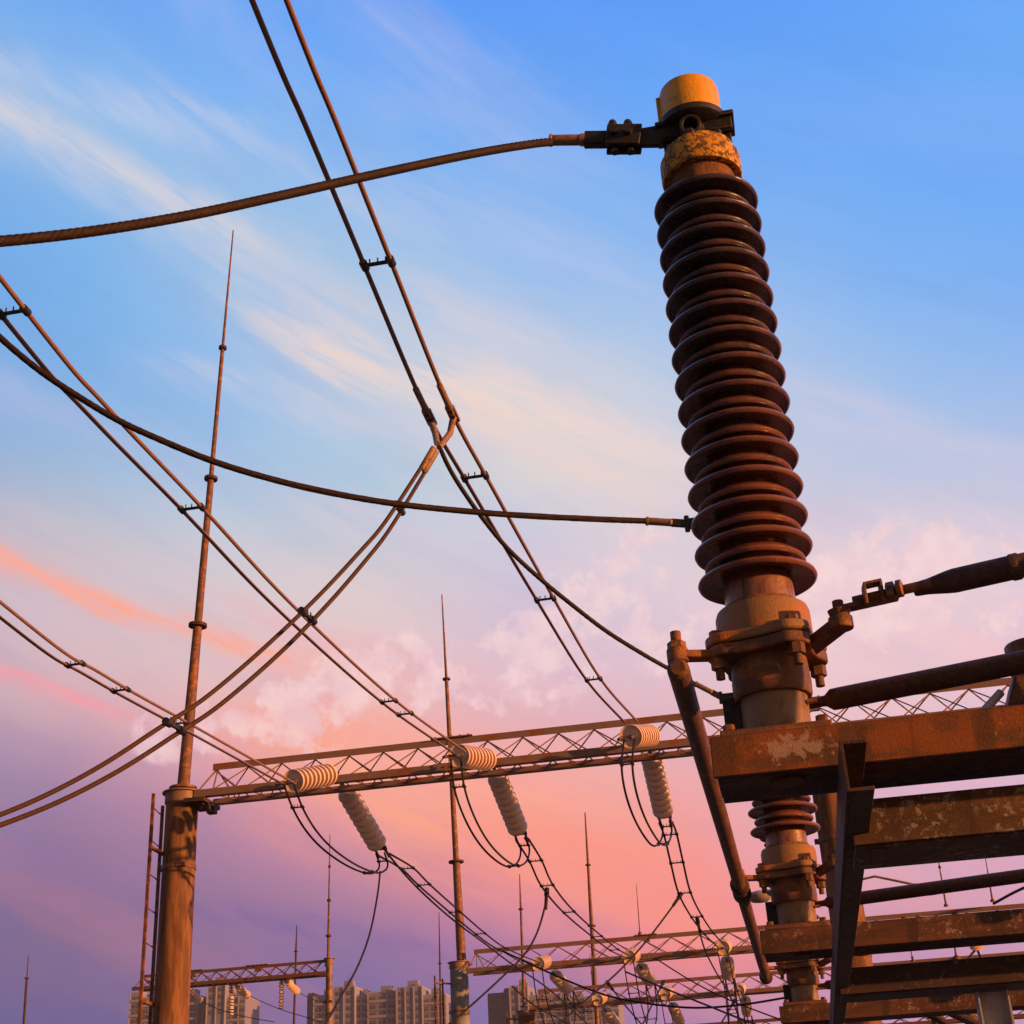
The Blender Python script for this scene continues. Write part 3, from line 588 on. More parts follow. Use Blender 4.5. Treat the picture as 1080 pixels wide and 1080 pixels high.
pd = smooth_pts([onplane(u, v, D0, D1) for u, v in dpx], 120)
t = twin(pd, (0.01, .13, 0), .0108, 'thick twin drop line curving from mid picture down to the lower left edge', [param(pd, q) for q in ((420, 537), (325, 652), (183, 768))], open_=.3, m=MCABLE)
dl = (pd[6]-pd[0]).normalized()
for s in (-.5, .5): MB().lathe([(.013, 0), (.0175, .004), (.0175, .15), (.011, .16)], pd[0]+Vector((.01, .13, 0))*s*.32, dl, 14).build('compression_sleeve', LUG, t)

# ------------------------------------------------------------------ lattice gantries
def lattice(x0, x1, y, zb, w, h, pitch, lab, name='lattice_beam', ch=.075, m=TRUSS, lr=.010, splice=(), back=True):
    t = thing(name, ((x0+x1)/2, y, zb), lab, 'steel truss', 'lattice beams spanning the yard')
    yf, yr, yt = y-w/2, y+w/2, y
    MB().angle((x0, yf, zb), (x1, yf, zb), ch, .008, (1, -1)).build('bottom_chord', m, t)
    MB().angle((x0+.05, yr, zb), (x1, yr, zb), ch, .008, (-1, -1)).build('bottom_chord', m, t)
    MB().angle((x0+.14, yt-ch*.3, zb+h), (x1, yt-ch*.3, zb+h), ch*.95, .008, (1, 1)).build('top_chord', m, t)
    l = MB(); n = int((x1-x0-.16)/pitch); top = zb+h-ch*.4; bot = zb+ch*.4
    for i in range(n):
        xa = x0+.16+i*pitch; xm = xa+pitch/2; xb = xa+pitch
        for yy in (yf+.008, yr-.008):
            l.path([(xa, yt, top), (xb-pitch*.16, yy, bot)], lr, 6); l.path([(xb, yt+.006, top), (xa+pitch*.16, yy+.012, bot)], lr, 6)
        l.path([(xa, yf, zb), (xm, yr, zb)], lr, 6); l.path([(xm, yr, zb), (xb, yf, zb)], lr, 6)
    l.path([(x0+.06, yf, bot), (x0+.17, yt, top)], lr*1.4, 6); l.path([(x0+.24, yf, bot), (x0+.19, yt, top)], lr*1.2, 6); l.path([(x0+.19, yt, top), (x0+.34, yr, bot)], lr*1.2, 6)
    l.build('lacing', m, t)
    for xs in splice:
        s = MB(); s.box((xs, yf-.012, zb), (.36, .01, ch*1.1)); s.box((xs, yt-.02, zb+h+ch*.55), (.5, ch*1.1, .012)); s.box((xs+.02, yt-.01, zb+h-.03), (.14, .05, .13)); s.build('splice_plate', m, t)
        for k in range(5): MB().hexn((xs-.2+k*.1, yt-.04, zb+h+ch*.55+.006), (0, 0, 1), .013, .016).build('bolt', m, t)
    for xs in splice:
        for k in range(4): MB().hexn((xs-.13+k*.09, yf-.017, zb-.0), (0, -1, 0), .012, .012).build('bolt', m, t)
    return t
lattice(-6.70, 4.6, 15.62, 6.08, .46, .36, .42, 'long rust orange lattice beam across the picture carrying the large white insulators', splice=(-3.6, .55), ch=.085, lr=.0085)
lattice(-7.05, 9.0, 31.45, 6.10, .50, .42, .62, 'middle distance lattice beam behind the hanging wires', splice=(-3.1,), ch=.10, lr=.010)
lattice(-6.95, 10.0, 38.7, 6.08, .50, .42, .62, 'third lattice beam, just above the apartment block roofs', ch=.10, lr=.011)
lattice(-14.2, -9.8, 30.0, 6.10, .34, .26, .34, 'dark lattice beam low at the left, hung with curved insulator strings', ch=.07, m=FARTRUSS, lr=.010, splice=(-12.9, -11.4))
lattice(-7.0, 14.0, 51.0, 6.10, .5, .45, .8, 'faint farthest lattice beam under the lower right steelwork', ch=.12, m=FARTRUSS, lr=.016)
lattice(-15.3, -11.1, 45.0, 6.02, .4, .3, .5, 'small low dark lattice beam in front of the central apartment block', ch=.10, m=FARTRUSS, lr=.012)

def column(x, y, z, r, lab, m=CONC, bands=(.9, 3.4), head=True, rb=None):
    t = thing('concrete_column', (x, y, 0), lab, 'concrete pole', 'round concrete gantry columns')
    MB().lathe([(rb or r*1.12, 0), (r, z-.1)], (x, y, 0), n=40).build('shaft', m, t)
    for b in bands:
        k = MB().lathe([(r+.002, z-b), (r+.014, z-b+.004), (r+.014, z-b+.052), (r+.002, z-b+.056)], (x, y, 0), n=40)
        k.box((x+r*.55, y-r*.95, z-b+.028), (.10, .05, .045)); k.box((x-r-.02, y, z-b+.028), (.06, .05, .05)); k.build('band', RUSTCAST, t)
    if head:
        MB().lathe([(r+.012, z-.12), (r+.016, z-.11), (r+.016, z), (r+.05, z+.002), (r+.05, z+.018), (.02, z+.02)], (x, y, 0), n=40).build('steel_head', TRUSS, t)
    return t
CX = -6.89
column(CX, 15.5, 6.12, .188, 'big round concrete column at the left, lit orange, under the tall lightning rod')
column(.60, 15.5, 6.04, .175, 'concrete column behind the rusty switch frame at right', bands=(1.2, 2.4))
column(-7.28, 31.5, 6.32, .20, 'pale grey concrete column beneath the middle slender rod', PALECONC, bands=(1.05,))
column(-7.15, 38.7, 6.02, .22, 'stub of brown concrete column rising from the bottom edge in front of the blocks', bands=(1.3,))
column(-9.78, 30.0, 6.40, .07, 'slim dark column at the right end of the low left lattice beam', GALV, bands=(.9,))
column(-11.0, 45.0, 6.5, .14, 'small steel post beside the pale concrete column', GALV, bands=(.9,))
# bracket under beam end at the first column
t = thing('beam_seat', (CX+.25, 15.5, 5.9), 'bolted dark bracket holding the rust orange beam to the big column', 'bracket')
m = MB(); m.box((CX+.25, 15.5, 5.975), (.26, .5, .05)); m.box((CX+.33, 15.42, 5.92), (.10, .1, .08)); m.box((CX+.33, 15.62, 5.92), (.10, .1, .08)); m.build('plate', DARKST, t, .004)
for k in (-.12, .02, .12): MB().hexn((CX+.30+k, 15.36, 5.93), (0, 0, 1), .018, .03).build('bolt', DARKST, t)

def ladder(xa, ya, xb, yb, ztop, lab, step=.40, r=.018, m=RUSTCAST, arms=(.9,), zoff=.12, cx=None, cy=None):
    t = thing('ladder', ((xa+xb)/2, (ya+yb)/2, 0), lab, 'ladder', 'ladders fixed to the columns')
    MB().bar((xa, ya, 0), (xa, ya, ztop), r*2, r*1.4, (0, 1, 0)).build('rail', m, t)
    MB().bar((xb, yb, 0), (xb, yb, ztop-zoff*.3), r*2, r*1.4, (0, 1, 0)).build('rail', m, t)
    z = ztop-.16; k = 0
    while z > .2 and k < 30:
        MB().path([(xa, ya, z), (xb, yb, z)], r*.45, 6).build('rung', m, t); z -= step; k += 1
    for a in arms: MB().bar((xa, ya, ztop-a), (cx, cy, ztop-a-.02), .035, .035).build('stay', m, t)
lx = aty(162, 837, 15.10); ix = aty(172, 845, 15.52)
ladder(lx.x, 15.10, ix.x, 15.52, lx.z, 'narrow rusty ladder on the left side of the big lit column', arms=(.62, 2.3), cx=CX-.17, cy=15.45, step=.38)
ladder(-7.75, 31.15, -7.66, 31.5, 6.05, 'thin dark ladder beside the pale grey column', arms=(.15, 1.05), cx=-7.4, cy=31.45)
ladder(-7.62, 38.4, -7.5, 38.8, 6.0, 'tiny dark ladder beside the farthest stub column', arms=(.15, .9), cx=-7.3, cy=38.7)

# ------------------------------------------------------------------ lightning rods
def rod(base, tip, stages, radii, lab, m=RUSTCAST, base_plate=True):
    base, tip = Vector(base), Vector(tip)
    t = thing('lightning_rod', base, lab, 'lightning rod', 'lightning rods above the yard')
    ks = [0]+list(stages)+[1]; d = (tip-base).normalized()
    for i in range(len(ks)-1):
        a, b = base.lerp(tip, ks[i]), base.lerp(tip, ks[i+1])
        MB().cyl(a, b, radii[i][0], radii[i][1], 12).build('tube' if i < len(ks)-2 else 'point', m, t)
        if i: MB().lathe([(radii[i-1][1]*1.0, -.03), (radii[i-1][1]*2.1, -.02), (radii[i-1][1]*2.1, .02), (radii[i][0], .03)], a, d, 14).build('collar', DARKST, t)
    if base_plate: MB().lathe([(radii[0][0]*2.2, 0), (radii[0][0]*2.2, .03), (radii[0][0], .06)], base, (0, 0, 1), 16).build('foot', m, t)
    return t
b = aty(193, 833, 15.5); tpz = aty(246, 243, 15.5)
s = [(aty(*q, 15.5)-b).length/(tpz-b).length for q in ((205, 660), (221, 505), (234, 367))]
rod(b, tpz, s, [(.075, .055), (.05, .042), (.032, .026), (.020, .009)], 'tall orange lit lightning rod on the big column at left')
b = aty(487, 1018, 31.6); tt = aty(466, 627, 31.6)
s = [(aty(*q, 31.6)-b).length/(tt-b).length for q in ((481, 909), (473, 716))]
rod(b, tt, s, [(.11, .085), (.07, .045), (.035, .014)], 'lightning rod rising mid picture from the pale grey column')
def farrod(top, foot, y, lab, cols, r=.05, m=RUSTCAST):
    a = aty(*foot, y); b_ = aty(*top, y)
    if foot[1] > 1075: a.z = 0.0
    b_.x = a.x+(b_.x-a.x)*(1 if foot[1] < 1075 else 1.0)
    ks = [(foot[1]-c)/(foot[1]-top[1]) for c in cols]
    if foot[1] > 1075:
        L_ = aty(foot[0], foot[1], y); b2 = aty(*top, y); ks = [((L_.z+(b2.z-L_.z)*k))/b2.z for k in ks]
        a = L_+(L_-b2)*(L_.z/(b2.z-L_.z))
        b_ = b2
    n = len(ks)+1; rr = [(r*(1-.75*i/n), r*(1-.75*(i+1)/n)) for i in range(n)]
    rod(a, b_, ks, rr, lab, m)
farrod((617, 857), (630, 1080), 46, 'lightning rod against the salmon glow, crossing two lattice beams', (980, 915), .085)
farrod((548, 922), (553, 1062), 38.7, 'lightning rod above the farthest stub column, left of the salmon glow', (1012, 1046, 960)[::-1][:1]+(), .05)
farrod((348, 880), (346, 1019), 30.0, 'lightning rod on the slim column above the central blocks', (988, 951, 915), .035)
farrod((313, 976), (310, 1080), 60, 'hair thin rod in front of the gap between the apartment blocks', (1004,), .07, DARKST)
farrod((463, 962), (465, 1080), 60, 'hair thin rod just left of the pale grey column', (1017,), .06, DARKST)
farrod((30, 1008), (25, 1080), 60, 'lone thin rod near the bottom left corner', (1032, 1059), .07, DARKST)
farrod((671, 932), (675, 986), 31.45, 'short thin rod on the middle beam right of the salmon glow', (984,), .022)
farrod((1036, 885), (1047, 951), 31.45, 'thin rod right of the dish lamp, the farther to the right', (924,), .022)
farrod((986, 885), (998, 956), 31.45, 'thin rod just right of the dish lamp', (915,), .022)
farrod((622, 1005), (626, 1048), 52, 'faint thin rod between the middle and third beams', (1026,), .03, DARKST)
farrod((957, 985), (963, 1014), 38.7, 'short thin rod under the second phase beam', (1010,), .025)
farrod((1005, 985), (1009, 1012), 38.7, 'stouter short rod under the second phase beam', (1009,), .05)

# ------------------------------------------------------------------ white insulator strings
DISC = None
def disc_mesh(at):
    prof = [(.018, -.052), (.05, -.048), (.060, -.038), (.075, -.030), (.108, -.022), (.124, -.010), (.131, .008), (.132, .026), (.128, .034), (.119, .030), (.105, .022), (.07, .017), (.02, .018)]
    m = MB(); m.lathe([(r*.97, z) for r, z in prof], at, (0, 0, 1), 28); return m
def string(a, e, lab, n=8, group='white insulator strings on the lattice beams', near=False, sc_=1.0, hook=True):
    global DISC
    a, e = Vector(a), Vector(e); d = (e-a).normalized(); L_ = (e-a).length
    t = thing('insulator_string', a, lab, 'insulator', group)
    q = Vector((0, 0, 1)).rotation_difference(d)
    body = L_-.16*sc_; st_ = body/n
    if DISC is None:
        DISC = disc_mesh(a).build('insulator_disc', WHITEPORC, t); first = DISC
    for i in range(n):
        c = a+d*(.14*sc_+st_*(i+.4))
        if i == 0 and first_use.pop('x', None): o = DISC
        else: o = DISC.copy(); col.objects.link(o); o.parent = t
        o.location = c-a; o.rotation_euler = q.to_euler(); o.scale = (sc_, sc_, sc_*st_/(.115*sc_) if False else sc_)
    m = MB(); m.cyl(a, a+d*(L_), .022*sc_, n=10); m.cyl(a-d*.10*sc_, a+d*.1*sc_, .014*sc_, n=8); m.build('pin_rod', DARKST, t)
    # yoke plate at the live end
    side = Vector((1, 0, 0)); m = MB(); c = e+d*.05*sc_
    m.bar(c-side*.09*sc_, c+side*.09*sc_, .02*sc_, .07*sc_, d); m.build('yoke_plate', FITTING, t, .002)
    for s in (-.065, .065): MB().path([c+side*s*sc_, c+side*s*sc_+d*.16*sc_+Vector((0, 0, -.02))], .017*sc_, 8).build('dead_end_clamp', FITTING, t)
    return t
first_use = {'x': 1}
# first gantry: near and far strings
nC = (aty(354, 816, 15.36), Vector((-5.085, 14.40, 5.82)))
def nearfar(pa_, y0, pe, L_, far):
    s = aty(*pa_, y0); d = Vector(ray(*pe)); o = Vector(EYE)-s; b = o.dot(d); c = o.dot(o)-L_*L_; D = b*b-c
    t_ = -b if D < 0 else -b+(1 if far else -1)*math.sqrt(D)
    return s, Vector(EYE)+d*t_
G1N = {'C': nearfar((353, 816), 15.35, (307, 824), 1.08, False), 'B': nearfar((519, 802), 15.35, (482, 797), 1.05, False), 'A': nearfar((689, 776), 15.35, (664, 777), 1.03, False)}
G1F = {'C': nearfar((361, 827), 15.88, (399, 892), 1.25, True), 'B': nearfar((521, 810), 15.88, (547, 876), 1.22, True), 'A': nearfar((685, 790), 15.88, (700, 858), 1.20, True)}
pos = {'C': 'leftmost', 'B': 'middle', 'A': 'rightmost'}
for k in 'CBA':
    string(*G1N[k], '%s of the three large cream insulators lying level in front of the orange beam' % pos[k], 9)
    string(*G1F[k], '%s of the three large cream insulators slanting down beyond the orange beam' % pos[k], 9)
def jumper(pix, a, b, lab, off=(.11, 0, 0), sp=(.3, .8), r=.012, m=DCABLE, n=8):
    P_ = smooth_pts([a]+[onplane(u, v, a, b) for u, v in pix]+[b], 60)
    return twin(P_, off, r, lab, sp, 'jumper_loop', 'jumper wire', 'twin jumper loops under the gantry beams', n, m)
def ext(k, D, e=.16): a, b = D[k]; return b+(b-a).normalized()*e
jC = jumper([(312, 848), (325, 872), (343, 893), (366, 910), (385, 919), (397, 921), (405, 914)], G1N['C'][1]+Vector((0, -.06, -.05)), ext('C', G1F, .05)+Vector((0, 0.02, -.06)), 'leftmost large twin jumper loop, drooping below the beam towards the slanting string', sp=(.16, .67, .93))
jB = jumper([(484, 830), (494, 860), (508, 886), (524, 904), (540, 914), (551, 909), (554, 895)], G1N['B'][1]+Vector((0, -.06, -.05)), ext('B', G1F, .05)+Vector((0, 0.02, -.06)), 'middle large twin jumper loop, seen against the pink glow', sp=(.13, .66, .92))
jA = jumper([(661, 806), (665, 835), (674, 862), (685, 882), (694, 892), (701, 888), (704, 876)], G1N['A'][1]+Vector((0, -.06, -.05)), ext('A', G1F, .05)+Vector((0, 0.02, -.06)), 'rightmost large twin jumper loop, left of the rusty linkage tube', sp=(.14, .72, .93))
# second and third gantry
def gset(Y, zc, pts, labs, sc_, hang):
    out = {}
    for k in 'CBA':
        n_, f_ = pts[k]; pn = aty(*n_, Y-1.3); x = pn.x
        a = Vector((x+.03, Y-.30, pn.z+.20)); e = pn
        string(a, e, labs[k][0], 8, sc_=sc_)
        a2 = aty(*f_[0], Y+.28); a2.z = zc-.1; e2 = Vector((a2.x+.05, Y+1.25, a2.z-.55)); tgt = Vector(ray(*f_[1]))
        s_, e2 = a2, None
        o = Vector(EYE)-s_; b = o.dot(tgt); LL = 1.3; D = b*b-(o.dot(o)-LL*LL)
        e2 = Vector(EYE)+tgt*(-b if D < 0 else -b+math.sqrt(D))
        string(s_, e2, labs[k][1], 8, sc_=sc_)
        out[k] = (e, e2, s_)
    return out
g2 = gset(31.45, 6.08, {'C': ((567, 1017), ((583, 1018), (599, 1043))), 'B': ((663, 1010), ((674, 1006), (685, 1034))), 'A': ((762, 1000), ((765, 998), (769, 1028)))},
 {'C': ('leftmost small level white insulator on the middle distance beam', 'leftmost small slanting white insulator behind the middle distance beam'), 'B': ('centre small level white insulator on the middle distance beam', 'centre small slanting white insulator behind the middle distance beam'), 'A': ('small level white insulator on the middle beam nearest the linkage tube', 'small hanging white insulator on the middle beam nearest the linkage tube')}, 1.15, 0)
g3 = gset(38.7, 6.06, {'C': ((630, 1055), ((637, 1056), (650, 1080))), 'B': ((701, 1049), ((708, 1052), (717, 1078))), 'A': ((779, 1045), ((785, 1046), (788, 1068)))},
 {'C': ('leftmost tiny level white insulator on the third beam', 'leftmost tiny slanting white insulator behind the third beam'), 'B': ('centre tiny level white insulator on the third beam', 'centre tiny slanting white insulator behind the third beam'), 'A': ('tiny level white insulator on the third beam by the farthest bearing', 'tiny hanging white insulator on the third beam by the farthest bearing')}, 1.15, 0)
# small twin jumpers at those gantries
nm = {'C': 'leftmost', 'B': 'centre', 'A': 'rightmost'}
for gg, wd in ((g2, 'middle distance'), (g3, 'third')):
    for k in 'CBA':
        e, e2, s_ = gg[k]
        a, b = e+Vector((0, -.1, -.05)), e2+Vector((0, .05, -.05)); mid = a.lerp(b, .55)+Vector((.0, .1, -1.25))
        P_ = smooth_pts([a, a+Vector((.05, .25, -.8)), mid, b+Vector((0, .0, -.65)), b], 40)
        twin(P_, (.20, 0, 0), .014, '%s small twin jumper loop hanging at the %s beam' % (nm[k], wd), (.2, .35, .7), 'jumper_loop', 'jumper wire', 'twin jumper loops under the gantry beams', 6, DCABLE)
# twin lines between gantries
for k, lab, spx, pf_ in (('C', 'twin line leaving the leftmost slanting insulator towards the middle beam', (.09, .2, .37, .55, .7), [(430, 916), (447, 933), (480, 962), (507, 985), (530, 1001)]), ('B', 'twin line falling from the middle slanting insulator through the pink glow', (.12, .3, .42, .6, .8), [(565, 908), (577, 934), (600, 962), (630, 988), (648, 1002)]), ('A', 'steep twin line falling right of the pink glow to the middle beam', (.12, .3, .45, .7), [(707, 880), (714, 910), (722, 942), (735, 967), (748, 985)])):
    a = ext(k, G1F, .18); b = g2[k][0]+Vector((0, -.15, 0))
    P_ = smooth_pts([a]+[onplane(u, v, a, b) for u, v in pf_]+[b], 70)
    twin(P_, (.16, 0, 0), .0135, lab, [param(P_, q) for q in pf_], n=8, m=DCABLE)
    a3 = g2[k][1]+Vector((0, .1, -.05)); b3 = g3[k][0]
    twin(sag(a3, b3, .35, 24), (.2, 0, 0), .014, {'C': 'leftmost short twin line between the middle and third beams', 'B': 'centre short twin line between the middle and third beams', 'A': 'rightmost short twin line between the middle and third beams'}[k], (.3, .6), n=6, m=DCABLE)
    a4 = g3[k][1]+Vector((0, .1, -.05))
    twin(sag(a4, a4+Vector((.1, 9, -.1)), .5, 20), (.2, 0, 0), .016, {'C': 'leftmost twin line running on beyond the third beam', 'B': 'centre twin line running on beyond the third beam', 'A': 'rightmost twin line running on beyond the third beam'}[k], (.4,), n=6, m=DCABLE)
# extra tap wires: third wire from the tee on each far span
def wire(pix, a, b, r, lab, m=DCABLE, n=8, lug=True, cat='wire', group='single wires dropping from the lines'):
    P_ = smooth_pts([onplane(u, v, a, b) for u, v in pix], 70)
    t = thing('tap_wire', P_[0], lab, cat, group)
    MB().path(P_, r, n).build('conductor', m, t)
    if lug:
        d = (P_[5]-P_[0]).normalized(); MB().lathe([(r, 0), (r*2.4, .01), (r*2.6, .1), (r*1.8, .14), (r*1.7, .30), (r, .31)], P_[0], d, 10).build('tee_connector', DCABLE, t)
    return t
Ya = lambda u, v, y: aty(u, v, y)
wire([(401, 919), (398, 945), (390, 985), (377, 1020), (360, 1050), (343, 1080), (320, 1110)], Ya(401, 919, 16.6), Ya(343, 1080, 14.5), .012, 'single wire hanging from the leftmost slanting insulator to the bottom edge', lug=False)
wire([(577, 936), (575, 955), (566, 985), (552, 1008), (528, 1032), (503, 1055), (470, 1083), (430, 1110)], Ya(577, 936, 19.5), Ya(470, 1083, 18), .014, 'curved tap wire dropping left from the middle line past the pale column')
wire([(719, 942), (705, 962), (678, 997), (650, 1027), (620, 1053), (585, 1084), (560, 1105)], Ya(719, 942, 20.5), Ya(585, 1084, 18), .013, 'straight tap wire slanting down left from the steep line')
wire([(403, 893), (425, 920), (447, 943), (480, 972), (510, 994), (540, 1017), (575, 1040), (600, 1062), (625, 1085)], Ya(403, 893, 17.0), Ya(600, 1062, 27), .013, 'lowest single wire under the left twin line, down to the blocks', lug=False)
wire([(530, 1003), (560, 1017), (600, 1035), (640, 1050), (680, 1058), (730, 1063), (780, 1060), (830, 1052)], Ya(530, 1003, 24), Ya(830, 1052, 22), .016, 'long sagging wire across the lower middle to the switch frame', lug=False)
wire([(660, 1025), (700, 1042), (745, 1060), (790, 1078), (830, 1092)], Ya(660, 1025, 24), Ya(830, 1092, 20), .015, 'wire sloping down right behind the farthest bearing', lug=False)
wire([(690, 1010), (730, 1035), (770, 1055), (830, 1078), (860, 1090)], Ya(690, 1010, 26), Ya(860, 1090, 24), .012, 'thin wire sloping down right below the middle beam', lug=False)
wire([(735, 967), (742, 998), (755, 1025), (770, 1050), (780, 1075), (785, 1090)], Ya(735, 967, 24), Ya(785, 1090, 30), .014, 'tap wire bowing down from the steep line near the linkage tube')
wire([(700, 1035), (690, 1055), (678, 1080), (670, 1095)], Ya(700, 1035, 30), Ya(670, 1095, 28), .016, 'short wire dropping to the bottom edge under the centre small insulators')
wire([(640, 1035), (655, 1055), (672, 1075), (690, 1095)], Ya(640, 1035, 30), Ya(690, 1095, 32), .016, 'short wire crossing the tiny leftmost insulators')
wire([(540, 1040), (560, 1058), (585, 1072), (610, 1085)], Ya(540, 1040, 26), Ya(610, 1085, 27), .014, 'short wire in front of the right hand apartment block', lug=False)
wire([(775, 1055), (765, 1072), (752, 1092)], Ya(775, 1055, 34), Ya(752, 1092, 32), .018, 'short wire slanting down left under the rightmost small insulators')
# strings and wires at the left far beam
def bead(a, pts_, lab, n=12, r=.085):
    P_ = smooth_pts(pts_, 24); t = thing('insulator_string', P_[0], lab, 'insulator', 'grey white strings on the low left beam')
    m = MB(); Lp = len(P_)
    for i in range(n):
        j = int((i+.5)/n*(Lp-1)); d = (P_[min(j+1, Lp-1)]-P_[max(j-1, 0)]).normalized(); m.lathe([(.03, -.02), (r, 0), (r, .015), (.03, .02)], P_[j], d, 12)
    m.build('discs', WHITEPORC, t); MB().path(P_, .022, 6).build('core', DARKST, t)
Yb = 30.3
for (q, lab) in (([(197, 1040), (203, 1049), (212, 1056)], 'curved string nearest the big column on the low left beam'), ([(250, 1036), (254, 1044), (262, 1050)], 'curved string near the middle of the low left beam'), ([(302, 1031), (307, 1040), (314, 1046)], 'curved string near the right end of the low left beam')):
    bead(None, [aty(*q[0], Yb), aty(*q[1], Yb+.4), aty(*q[2], Yb+.9)], lab, 10)
for (q, lab) in (([(244, 1036), (244, 1053), (243.5, 1071)], 'long straight string hanging left of centre on the low left beam'), ([(297, 1031), (297, 1047), (296.5, 1064)], 'long straight string hanging right of centre on the low left beam')):
    bead(None, [aty(*p_, Yb) for p_ in q], lab, 14, .06)
wire([(262, 1050), (280, 1058), (297, 1065), (320, 1072), (340, 1078)], Ya(262, 1050, 31.2), Ya(340, 1078, 31), .008, 'hair thin wire from the middle curved string towards the central block', lug=False)
wire([(314, 1046), (325, 1052), (340, 1058)], Ya(314, 1046, 31.2), Ya(340, 1058, 34), .008, 'hair thin wire from the right curved string', lug=False)
wire([(212, 1056), (235, 1066), (262, 1073), (290, 1078)], Ya(212, 1056, 31.2), Ya(290, 1078, 31), .008, 'hair thin wire leaving the string nearest the big column', lug=False)
# right background, seen through the frame
bead(None, [aty(1028, 985, 37.3), aty(1029, 993, 37.4), aty(1030, 1000, 37.5)], 'grey insulator end showing through the gap under the second phase beam', 6, .16)
wire([(1030, 1000), (1022, 1010), (1014, 1022)], Ya(1030, 1000, 37.5), Ya(1014, 1022, 37), .03, 'short left leg of wire below the grey insulator end', lug=False)
wire([(1030, 1000), (1034, 1010), (1038, 1024)], Ya(1030, 1000, 37.5), Ya(1038, 1024, 37.2), .03, 'short right leg of wire below the grey insulator end', lug=False)
wire([(965, 1062), (985, 1072), (1000, 1082)], Ya(965, 1062, 20), Ya(1000, 1082, 20), .05, 'dark slanting arm left of the grey steel post', lug=False, m=DARKST)
wire([(1000, 1066), (1020, 1076), (1040, 1086)], Ya(1000, 1066, 20), Ya(1040, 1086, 20), .055, 'thick dark slanting arm behind the grey steel post', lug=False, m=DARKST)
wire([(1048, 953), (1070, 941), (1090, 932)], Ya(1048, 953, 31.4), Ya(1090, 932, 30), .03, 'short line rising right above the middle beam at the right edge', lug=False)
for px_, lab in (((985, 1063), 'pale post stub left of the grey steel post in the bottom gap'), ((1022, 1066), 'pale post stub just left of the grey steel post, in the bottom gap')):
    b = aty(px_[0], px_[1], 44); t = thing('equipment_post', (b.x, b.y, 0), lab, 'post', 'pale posts in the bottom right gap')
    MB().lathe([(.16, 0), (.14, b.z-.3), (.24, b.z-.28), (.24, b.z-.2), (.1, b.z)], (b.x, b.y, 0), n=16).build('shaft', CONC, t)
# double headed yard lamp
hp = aty(888, 936, 22); t = thing('yard_lamp', (hp.x, 22, 0), 'double armed yard lamp whose pale dish shows below the dark pipe', 'street lamp')
MB().lathe([(.09, 0), (.045, hp.z)], (hp.x, 22, 0), n=16).build('pole', GALV, t)
for hpx in ((981, 938), (801, 946)):
    h = aty(*hpx, 22); s = 1 if h.x > hp.x else -1
    MB().path([(hp.x, 22, hp.z+.05), (hp.x+s*.5, 22, hp.z+.12), (h.x-s*.25, 22, h.z+.10)], .018, 8).build('arm', GALV, t)
    m = MB().lathe([(.02, -.085), (.12, -.07), (.17, -.03), (.185, 0), (.19, .02), (.15, .06), (.05, .09)], (h.x, 22, h.z), n=24); m.build('lamp_head', LAMPW, t)
    MB().path([(h.x-s*.30, 22, h.z+.09), (h.x+s*.22, 22, h.z+.02)], .03, 8).build('reflector_rim', GALV, t)

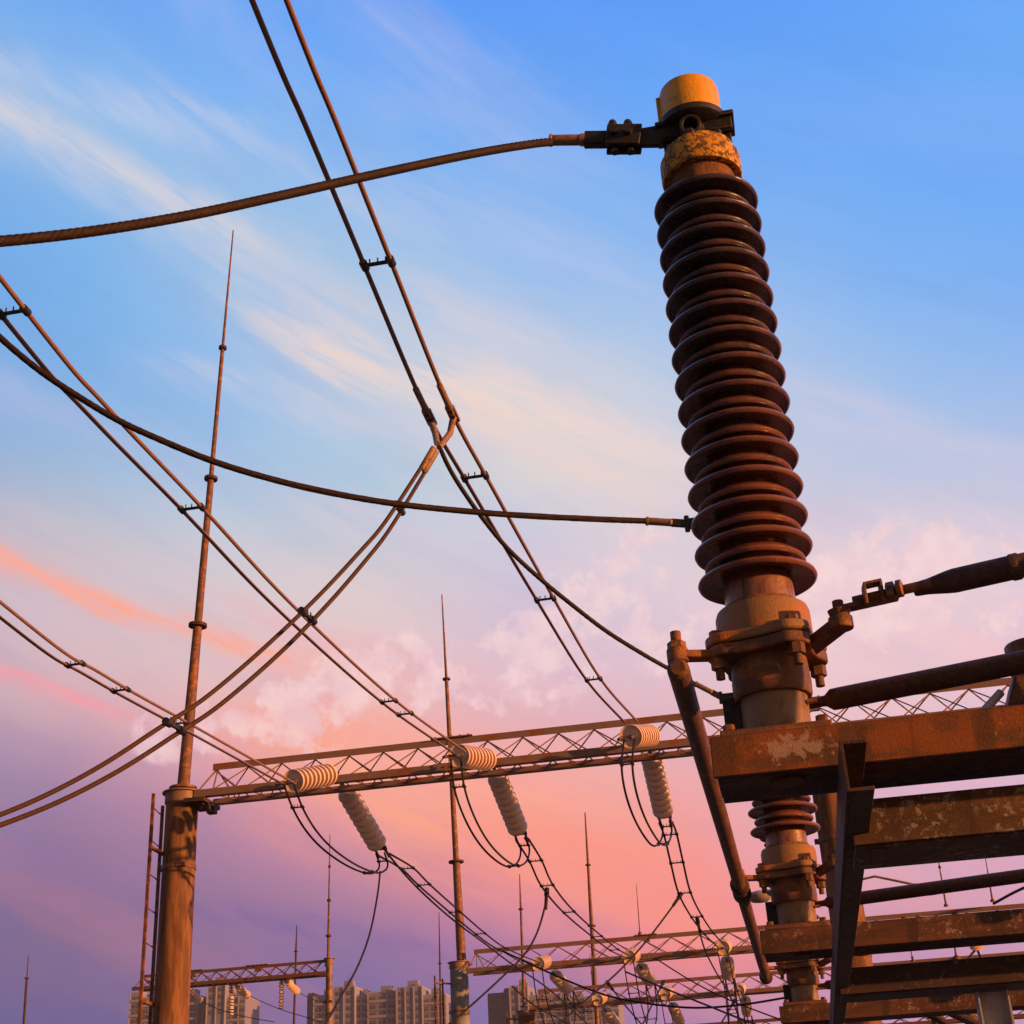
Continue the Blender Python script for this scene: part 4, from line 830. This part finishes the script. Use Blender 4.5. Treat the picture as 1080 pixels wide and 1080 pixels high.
# ------------------------------------------------------------------ apartment blocks
def block(segs, Y, lab, mwall=BWALL, depth=16, floors=5):
    x0 = aty(segs[0][0], 1050, Y).x; x1 = aty(segs[-1][1], 1050, Y).x
    t = thing('apartment_block', ((x0+x1)/2, Y, 0), lab, 'building', 'apartment blocks on the horizon')
    proto = {}
    for (a, b, top, pro, kind) in segs:
        A_, B_ = aty(a, top, Y-pro), aty(b, top, Y-pro); H = (A_.z+B_.z)/2; W = B_.x-A_.x; yf = Y-pro
        mw = BDARK if kind == 'dark' else mwall
        nm_ = MB().box(((A_.x+B_.x)/2, yf+(depth+pro)/2, H/2), (W-.02, depth+pro, H)).build('wall', mw, t)
        MB().box(((A_.x+B_.x)/2, yf+(depth+pro)/2, H+.35), (W-.5, depth+pro-.6, .7)).build('parapet', BSLAB if kind != 'dark' else BDARK, t)
        if kind != 'dark':
            rx = A_.x+W*(.3+.4*((a*7) % 10)/10); MB().box((rx, yf+6, H+1.9), (min(4.5, W*.4), 4, 3.0)).build('roof_hut', mw, t)
            MB().box((rx+W*.22, yf+3, H+1.2), (1.6, 1.6, 1.4)).build('water_tank', BSLAB, t)
            if (a*3) % 2: MB().cyl((rx, yf+5, H+3.3), (rx, yf+5, H+7.5), .10, .05, 6).build('mast', DARKST, t)
        if kind == 'fin':
            n = max(2, int(W/3.6))
            for i in range(n+1): MB().bar((A_.x+W*i/n, yf-.25, 0), (A_.x+W*i/n, yf-.25, H+.4), .35, .5, (0, 1, 0)).build('fin', BSLAB, t)
            cw = W/n; nw = n; ww, wh = cw*.45, 1.7
        else:
            nw = max(1, round(W/3.6)); cw = W/nw; ww, wh = cw*.62, 1.7
        for f in range(floors):
            z = H-2.2-f*3.05
            if kind == 'bay':
                sb = MB(); sb.box(((A_.x+B_.x)/2, yf-.35, z-1.25), (W-.2, .7, .30)); sb.box(((A_.x+B_.x)/2, yf-.6, z-.75), (W-.2, .12, .8)) if f % 2 == 0 else None
                sb.build('balcony', BSLAB, t)
            for i in range(nw):
                xx = A_.x+cw*(i+.5); key = round(ww, 2)
                if key not in proto:
                    o = MB().box((xx, yf-.06, z), (ww, .1, wh)).build('window', BGLASS, t); proto[key] = (o, Vector((xx, yf, z)))
                    fr = MB(); fr.box((xx, yf-.13, z), (.12, .05, wh)); fr.box((xx, yf-.13, z+.3), (ww, .05, .1)); fr.build('frame', BSLAB, o)
                else:
                    src, p0_ = proto[key]; o = src.copy(); col.objects.link(o); o.parent = t; o.location = src.location+(Vector((xx, yf, z))-p0_)
                    for ch in src.children: c2 = ch.copy(); col.objects.link(c2); c2.parent = o
        if kind == 'bay':
            for i in range(0, nw+1, 2): MB().bar((A_.x+cw*i, yf-.35, 0), (A_.x+cw*i, yf-.35, H+.3), .3, .5, (0, 1, 0)).build('pier', BSLAB, t)
    return t
block([(324, 331, 1049, 0, 'dark'), (331, 351, 1051, 1.5, 'bay'), (351, 374, 1042, 3, 'fin'), (374, 388, 1051, 0, 'bay'), (388, 418, 1047.5, 1.5, 'bay'), (418, 445, 1042, 3, 'fin'), (445, 470, 1050, 1, 'bay')], 600, 'long pale apartment block at centre bottom, behind the slim column', floors=5)  # dark left end is the block's side in shadow, painted as darker wall
block([(138, 150, 1048, 0, 'bay'), (150, 192, 1052, 0, 'bay'), (192, 209, 1051, 1, 'bay'), (209, 219, 1056, 0, 'dark'), (219, 238, 1038, 3, 'fin'), (238, 259, 1052, 1, 'bay')], 600, 'apartment block at lower left, behind the big column, with tall pale fins', floors=4)
block([(514, 531, 1049, 0, 'dark'), (531, 537, 1044, 1, 'dark'), (537, 556, 1041, 3, 'fin'), (556, 600, 1050, 1, 'bay'), (600, 625, 1053, 2, 'bay'), (625, 652, 1056, 1, 'bay')], 600, 'apartment block seen right of the pale column through the wires', floors=4)

# ------------------------------------------------------------------ the air
hz = bpy.data.materials.new('evening haze'); hz.use_nodes = True; nt = hz.node_tree; nt.nodes.clear()
pv = N('ShaderNodeVolumePrincipled'); pv.inputs['Color'].default_value = (.72, .64, .78, 1); pv.inputs['Density'].default_value = .00022
oo = N('ShaderNodeOutputMaterial'); L(pv.outputs[0], oo.inputs['Volume'])
g = MB(); g.box((0, 1500, 49), (7100, 7100, 102)); tag(g.build('haze', hz), None, None, kind='stuff')
